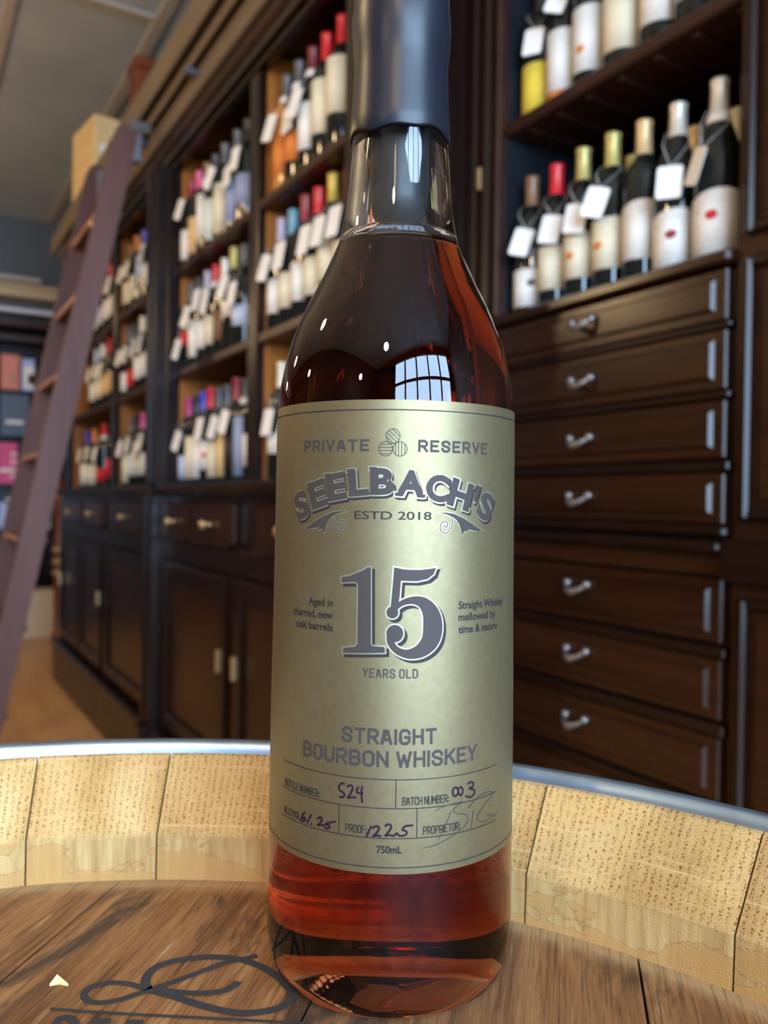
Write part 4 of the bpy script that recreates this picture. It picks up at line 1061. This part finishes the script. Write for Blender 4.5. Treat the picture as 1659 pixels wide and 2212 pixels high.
row(S1, 0.870, [B(-2.320, 'grey', 'pale blue', tagpos=(0.0, 0.15, 2), lz=(0.06, 0.12)), B(-2.410, 'olive gold', 'white', h=1.05, tagpos=(0.006, 0.19, 20), lz=(0.10, 0.14)), B(-2.490, 'silver', 'brown'), B(-2.572, 'red', 'cream', collar='white', tagpos=TM),
                B(-2.655, 'lilac', 'white', tagpos=(0.0, 0.20, 5), collar='mint'), B(-2.745, 'black', 'white', tagpos=TL, lz=(0.03, 0.15)), B(-2.835, 'grey', 'red', tagpos=(-0.018, 0.07, 14), lz=(0.08, 0.13))],
    'partition', 'middle shelf beside pilaster', 'wine bottles on the middle shelf beside the pilaster')
row(CT, 0.868, [B(-2.214, 'orange', 'white'), B(-2.292, 'grey', 'slate blue', collar='white', lz=(0.02, 0.19)), B(-2.370, 'dark red', 'black', h=1.04, tagpos=(0.0, 0.18, 12)), B(-2.448, 'grey', 'peach', h=1.0, lz=(0.02, 0.15), tagpos=(-0.012, 0.17, 14)),
                B(-2.526, 'grey', 'cream', lz=(0.02, 0.13)), B(-2.604, 'red', 'white', h=1.03, tagpos=TM, emblem=('red', 0.09, 20)), B(-2.682, 'blue', 'white', h=1.02, lz=(0.02, 0.15)), B(-2.760, 'black', 'cream', lz=(0.02, 0.16)), B(-2.838, 'magenta', 'pale blue', tagpos=(-0.005, 0.15, 18), lz=(0.02, 0.10))],
    'partition', 'counter beside pilaster', 'wine bottles on the counter beside the pilaster')
row(S2, 0.868, [B(-3.36, 'grey', 'white', tagpos=TM), B(-3.47, 'blue', 'pale blue', lz=(0.10, 0.19)), B(-3.59, 'orange', 'cream', tagpos=TL, h=1.03), B(-3.70, 'brown', 'cream', tagpos=TL)],
    'pilaster', 'top shelf behind ladder', 'wine bottles on the top shelf behind the ladder')
row(S1, 0.868, [B(-3.38, 'grey', 'white', tagpos=TM), B(-3.49, 'cream', 'white', tagpos=TM, h=1.02), B(-3.61, 'black', 'red', tagpos=TL, lz=(0.03, 0.10)), B(-3.72, 'grey', 'white', tagpos=TL, lz=(0.02, 0.10))],
    'pilaster', 'middle shelf behind ladder', 'wine bottles on the middle shelf behind the ladder')
row(CT, 0.868, [B(-3.36, 'black', 'white', tagpos=TM), B(-3.46, 'pink', 'cream', tagpos=TR), B(-3.57, 'black', 'white', tagpos=TM, h=1.02), B(-3.68, 'brown', 'cream', tagpos=TL, lz=(0.02, 0.14))],
    'pilaster', 'counter behind ladder', 'wine bottles on the counter behind the ladder')
row(S2, 0.868, [B(-3.98, 'dark red', 'white', tagpos=TM), B(-4.10, 'red', 'white', collar='white', tagpos=TM, h=1.03), B(-4.24, 'black', 'pale blue', tagpos=TL), B(-4.38, 'grey', 'white', tagpos=TL)],
    'slim partition', 'top shelf, furthest bay', 'wine bottles on the top shelf of the furthest bay')
row(S1, 0.868, [B(-3.98, 'red', 'peach', h=1.05), B(-4.12, 'red', 'peach', tagpos=TL, h=1.05), B(-4.27, 'white', 'cream', tagpos=TM, h=1.04), B(-4.42, 'pale blue', 'white', tagpos=TM, h=1.04)],
    'slim partition', 'middle shelf, furthest bay', 'wine bottles on the middle shelf of the furthest bay')
row(CT, 0.868, [B(-4.02, 'grey', 'red'), B(-4.22, 'red', 'red', collar='white', h=1.04, lz=(0.03, 0.09), tagpos=TL), B(-4.45, 'orange', 'cream', tagpos=TM, lz=(0.02, 0.12)), B(-4.64, 'blue', 'white', tagpos=TM, lz=(0.02, 0.13), h=1.02)],
    'slim partition', 'counter, furthest bay', 'wine bottles on the counter of the furthest bay')
# open case
row(1.851, 1.20, [B(-1.4135, 'black', 'yellow', tagpos=(-0.004, 0.155, 4), lz=(0.01, 0.115), turn=35), B(-1.335, 'black', 'white', lz=(0.024, 0.15), tagpos=(-0.01, 0.205, 20), turn=40, band='orange'), B(-1.258, 'grey', 'white', lz=(0.03, 0.16), tagpos=(-0.008, 0.21, 18), emblem=('orange', 0.075, -28), turn=40),
                  B(-1.168, 'cream', 'cream', shape='burgundy', lz=(0.03, 0.15), turn=40), B(-1.080, 'grey', 'white', lz=(0.04, 0.16), emblem=('dark red', 0.14, -20), turn=35), B(-1.0, 'blue', 'pale blue'), B(-0.918, 'black', 'white')],
    'jamb', 'upper shelf of black-lined case', 'wine bottles on the upper shelf of the open case')
row(1.428, 1.185, [B(-1.414, 'brown', 'white', lz=(0.015, 0.095), tagpos=(-0.014, 0.15, 16), turn=40, emblem=('grey', 0.065, 10)), B(-1.336, 'red', 'cream', lz=(0.035, 0.125), tagpos=(-0.004, 0.155, 10), turn=38), B(-1.258, 'olive gold', 'cream', lz=(0.04, 0.13), tagpos=(-0.008, 0.155, 8), turn=38, h=1.02, emblem=('orange', 0.085, -32)),
                   B(-1.178, 'olive gold', 'cream', lz=(0.04, 0.135), tagpos=(-0.026, 0.165, 16), turn=38, h=1.02, emblem=('orange', 0.085, -36)), B(-1.100, 'tan', 'white', lz=(0.04, 0.135), turn=40, swoop=0.012), B(-1.022, 'silver', 'white', shape='burgundy', lz=(0.008, 0.095), tagpos=(-0.014, 0.150, 2), turn=42, swoop=0.012, emblem=('dark red', 0.062, -14)),
                   B(-0.936, 'silver', 'white', shape='burgundy', lz=(0.008, 0.10), h=1.02, collar='white', turn=44, swoop=0.012, tagpos=(-0.040, 0.15, 20, -68), emblem=('red', 0.070, -20))],
    'jamb', 'ledge above drawers', 'wine bottles on the ledge above the drawers')
row(1.428, 1.285, [B(-1.222, 'olive gold', 'cream'), B(-1.068, 'tan', 'cream'), B(-0.975, 'cream', 'cream', h=0.99)], 'jamb', 'rear row on ledge above drawers', 'wine bottles in the rear row on the ledge')

# ------------------------------------------------------------------ rolling ladder leaning on the cornice rail
lad = empty('library_ladder', (-3.25, 0.2, 0))
tag(lad, 'tall purple-brown wooden library ladder leaning on the cornice rail', 'ladder')
LB, LT, LH = 0.203, 0.683, 2.40        # foot and head positions of the stile centre line
def stile(x, top):
    bm = bmesh.new()
    hw, th = 0.038, 0.017
    d = Vector((0, LT - LB, 2.32)).normalized(); n = Vector((0, d.z, -d.y))
    pts = []
    for k in (-1, 1):      # foot cut level with the floor
        e = Vector((0, LB, 0)) + n * hw * k
        pts.append(e - d * (e.z / d.z))
    c = Vector((0, LB, 0)) + d * top
    arc = [c + n * hw * math.cos(a) + d * hw * math.sin(a) for a in [math.pi * i / 8 for i in range(9)]]
    poly = [pts[0]] + [pts[1]] + arc
    A = [bm.verts.new(p + Vector((x - th, 0, 0))) for p in poly]; B2 = [bm.verts.new(p + Vector((x + th, 0, 0))) for p in poly]
    bm.faces.new(A[::-1]); bm.faces.new(B2); m = len(A)
    for i in range(m): bm.faces.new((A[i], A[(i + 1) % m], B2[(i + 1) % m], B2[i]))
    bmesh.ops.recalc_face_normals(bm, faces=bm.faces)
    s = obj('stile', bm, M['ladder'], lad)
    bm = bmesh.new()    # front edge strip
    for t0, t1 in ((0.02, top - 0.02),):
        a = Vector((0, LB, 0)) + d * t0 - n * (hw + 0.001); b = Vector((0, LB, 0)) + d * t1 - n * (hw + 0.001)
        q = [a - n * 0.002, a + n * 0.003, b + n * 0.003, b - n * 0.002]
        A = [bm.verts.new(p + Vector((x - th - 0.001, 0, 0))) for p in q]; B2 = [bm.verts.new(p + Vector((x + th + 0.001, 0, 0))) for p in q]
        bm.faces.new(A[::-1]); bm.faces.new(B2)
        for i in range(4): bm.faces.new((A[i], A[(i + 1) % 4], B2[(i + 1) % 4], B2[i]))
    bmesh.ops.recalc_face_normals(bm, faces=bm.faces)
    obj('edge_strip', bm, M['ladder'], s)
stile(-2.99, 2.335); stile(-3.52, 2.375)
for z in (0.30, 0.59, 0.885, 1.18, 1.455, 1.735, 2.03):
    y = LB + (LT - LB) * z / 2.32
    boxes('tread', M['ladder'], lad, (-3.503, -3.007, y - 0.030, y + 0.050, z - 0.022, z), bev=0.004)
    boxes('tread_nosing', M['ladder_edge'], lad, (-3.503, -3.007, y - 0.037, y - 0.029, z - 0.020, z - 0.003), bev=0.003)
def ball(name, mat, parent, c, r, sc=(1, 1, 1)):
    bm = bmesh.new(); bmesh.ops.create_uvsphere(bm, u_segments=14, v_segments=9, radius=r)
    for v in bm.verts: v.co = Vector((v.co.x * sc[0], v.co.y * sc[1], v.co.z * sc[2])) + Vector(c)
    return obj(name, bm, mat, parent, True)
ball('brass_stud', M['brass'], lad, (-3.012, 0.574, 1.965), 0.014)
for x in (-3.0, -3.51):
    boxes('hook_plate', M['iron'], lad, (x - 0.02, x + 0.026, 0.680, 0.729, 2.20, 2.335), bev=0.004)
    boxes('hook', M['pewter'], lad, (x + 0.026, x + 0.036, 0.690, 0.760, 2.30, 2.34), bev=0.004)
anchor(lad, (-3.25, 0.2, 0))

# ------------------------------------------------------------------ wine crate and post on top of the bookcase
cr = empty('wine_crate', (-4.11, 0.785, 2.478), math.radians(8))
tag(cr, 'pale pine wine crate with a white sticker on the cornice behind the ladder', 'crate')
W_, D2, H_ = 0.31, 0.34, 0.345
boxes('front_board', M['pine'], cr, (-W_, 0, 0, 0.012, 0, H_), bev=0.003)
boxes('back_board', M['pine'], cr, (-W_, 0, D2 - 0.012, D2, 0, H_), bev=0.003)
boxes('side_board', M['pine'], cr, (-0.014, 0.001, -0.001, D2, 0, H_), bev=0.003)
boxes('side_board', M['pine'], cr, (-W_ - 0.001, -W_ + 0.014, -0.001, D2, 0, H_), bev=0.003)
boxes('lid', M['pine'], cr, (-W_, 0, 0, D2, H_ - 0.002, H_ + 0.010), bev=0.003)
boxes('base_board', M['pine'], cr, (-W_, 0, 0, D2, 0, 0.012), bev=0.003)
boxes('sticker', M['paper'], cr, (0.001, 0.0022, 0.03, 0.13, 0.15, 0.22), bev=0)
fp = empty('wooden_finial_post', (-3.99, 0.98, 2.478))
tag(fp, 'short red-brown wooden post standing on top of the bookcase', 'post')
boxes('shaft', M['red_wood'], fp, (-0.065, 0.065, -0.05, 0.05, 0.0, 0.54), bev=0.012)
boxes('cap', M['red_wood'], fp, (-0.078, 0.078, -0.062, 0.062, 0.535, 0.59), bev=0.015)
boxes('shaft_fillet', M['red_wood'], fp, (-0.03, 0.03, -0.058, -0.049, 0.05, 0.50), bev=0.006)

# ------------------------------------------------------------------ far display cabinet with boxes
fc = empty('display_cabinet')
tag(fc, 'dark display cabinet full of coloured boxes on the far wall', 'cabinet')
FX = -6.86
boxes('back_panel', M['back'], fc, (-7.1, -7.08, -2.6, 1.10, 0, 2.30))
boxes('cornice', M['shelf'], fc, (-7.09, FX + 0.05, -2.65, 1.14, 2.30, 2.37), bev=0.01)
boxes('reflection_strip', M['sky_reflection'], fc, (-7.09, FX + 0.075, -2.65, 1.12, 2.405, 2.435), bev=0.006)  # strip coloured as a bright sky reflection above the frieze
boxes('frieze', M['mahogany_x'], fc, (-7.09, FX + 0.02, -2.65, 1.12, 2.37, 2.405), bev=0.003)
boxes('head_rail', M['shelf'], fc, (-7.09, FX, -2.6, 1.10, 2.20, 2.245), bev=0.004)
for y in (-2.6, -1.7, -0.8, -0.1, 0.60, 1.065):
    boxes('upright', M['mahogany'], fc, (-7.08, FX, y, y + 0.035, 0, 2.30), bev=0.004)
for z in (0.10, 0.42, 0.78, 1.12, 1.485, 1.83):
    boxes('shelf', M['mahogany'], fc, (-7.08, FX, -2.6, 1.10, z - 0.02, z), bev=0.003)
anchor(fc, (-7.0, -0.7, 0))
for y0, w, z, h, mcol, lab, cat in (
    (0.655, 0.130, 1.83, 0.265, (0.62, 0.20, 0.15), 'peach red gift box with orange print beside a pale blue box on top shelf', 'box'),
    (0.800, 0.090, 1.83, 0.245, (0.35, 0.43, 0.78), 'pale blue and white gift box beside the peach box on top shelf', 'box'),
    (0.650, 0.205, 1.485, 0.315, (0.065, 0.095, 0.15), 'wide navy gift box on the second shelf of the display cabinet', 'box'),
    (0.640, 0.135, 1.12, 0.310, (0.62, 0.05, 0.20), 'bright pink gift box with pale bands under the navy box', 'box'),
    (0.650, 0.050, 0.78, 0.200, (0.40, 0.50, 0.80), 'slim pale blue carton on the shelf below the pink box', 'box'),
    (0.960, 0.055, 0.78, 0.150, (0.60, 0.66, 0.66), 'small whitish carton on a low shelf of the display cabinet', 'box')):
    bx = empty('gift_box', (FX - 0.075, y0 + w / 2, z))
    tag(bx, lab, cat, 'boxes in the far display cabinet')
    m = plain('card_%d' % int(z * 1000 + y0 * 100), mcol, 0.5, 0, 0.08, 20)
    boxes('carton', m, bx, (-0.06, 0.06, -w / 2, w / 2, 0, h * 0.86), bev=0.004)
    boxes('lid', m, bx, (-0.062, 0.062, -w / 2 - 0.001, w / 2 + 0.001, h * 0.83, h), bev=0.004)
    if 'peach' in lab: boxes('print', M['ladder_edge'], bx, (0.0615, 0.0625, 0.0, 0.045, 0.05, 0.13), bev=0)
    if 'blue and white' in lab: boxes('print', M['paper'], bx, (0.0615, 0.0625, -0.03, 0.04, 0.02, 0.19), bev=0)
    if 'navy' in lab: boxes('print', M['paper'], bx, (0.0615, 0.0625, -0.06, 0.06, 0.09, 0.115), bev=0)
    if 'pink' in lab:
        for k in range(4): boxes('print', M['paper'], bx, (0.0615, 0.0625, 0.02, 0.062, 0.05 + 0.055 * k, 0.068 + 0.055 * k), bev=0)

# turned post and card box on the floor beyond the bookcase
tp = empty('turned_post', (-6.25, 0.985, 0))
tag(tp, 'red turned wooden post with pale rings beyond the bookcase end', 'post')
lathe_obj('shaft', [(0, 0), (0.055, 0), (0.055, 0.05), (0.040, 0.07), (0.036, 0.20), (0.042, 0.42), (0.036, 0.46), (0.046, 0.48), (0.046, 0.50), (0.036, 0.52), (0.046, 0.56), (0.046, 0.58), (0.036, 0.60), (0.048, 0.64), (0.048, 0.67), (0.036, 0.70), (0.040, 0.95), (0.05, 1.0), (0.05, 1.15), (0, 1.15)], M['red_wood'], tp, 20)
for z in (0.49, 0.57, 0.655):
    lathe_obj('ring', [(0.045, z - 0.014), (0.050, z - 0.010), (0.050, z + 0.010), (0.045, z + 0.014), (0.045, z - 0.014)], M['tan_trim'], tp, 20)
cb = empty('card_box', (-6.62, 0.90, 0))
tag(cb, 'plain beige cardboard box on the floor by the display cabinet', 'box')
boxes('carton', M['card'], cb, (-0.13, 0.13, -0.14, 0.14, 0, 0.335), bev=0.004)
boxes('flap', M['card'], cb, (-0.13, -0.002, -0.14, 0.14, 0.333, 0.339), bev=0.001)
boxes('flap', M['card'], cb, (0.002, 0.13, -0.14, 0.14, 0.333, 0.339), bev=0.001)

# ------------------------------------------------------------------ pendant globe lamps over the shop floor
def globe_mat():
    m, N, L, b = node_mat('warm_globe_glow')
    setin(b, Base_Color=(0.9, 0.85, 0.75, 1), Roughness=0.3, Emission_Color=(1.0, 0.70, 0.38, 1), Emission_Strength=GLOBE)
    return m
GLOBE = 130.0
M['globe'] = globe_mat()
for x, y, at_ in ((0.9, -0.9, 'nearest the window'), (-1.3, -1.1, 'over the aisle beside the barrel'), (-3.4, -1.1, 'over the aisle facing the ladder'),
                 (-5.4, -1.1, 'facing the display cabinet'), (0.9, -2.4, 'in the corner by the window'), (-2.2, -2.4, 'along the opposite wall')):
    r = empty('pendant_lamp_offscreen', (x, y, 3.2))
    tag(r, 'warm white glass globe pendant lamp ' + at_, 'lamp', 'globe pendants over the shop floor')
    lathe_obj('canopy', [(0, 0.0), (0.055, 0.0), (0.05, -0.015), (0.01, -0.025), (0, -0.025)], M['brass'], r, 16)
    lathe_obj('cord', [(0, -0.02), (0.004, -0.02), (0.004, -0.86), (0, -0.86)], M['black'], r, 8)
    lathe_obj('holder', [(0, -0.84), (0.022, -0.85), (0.03, -0.89), (0.028, -0.90), (0, -0.90)], M['brass'], r, 14)
    ball('globe_offscreen', M['globe'], r, (0, 0, -0.96), 0.07)
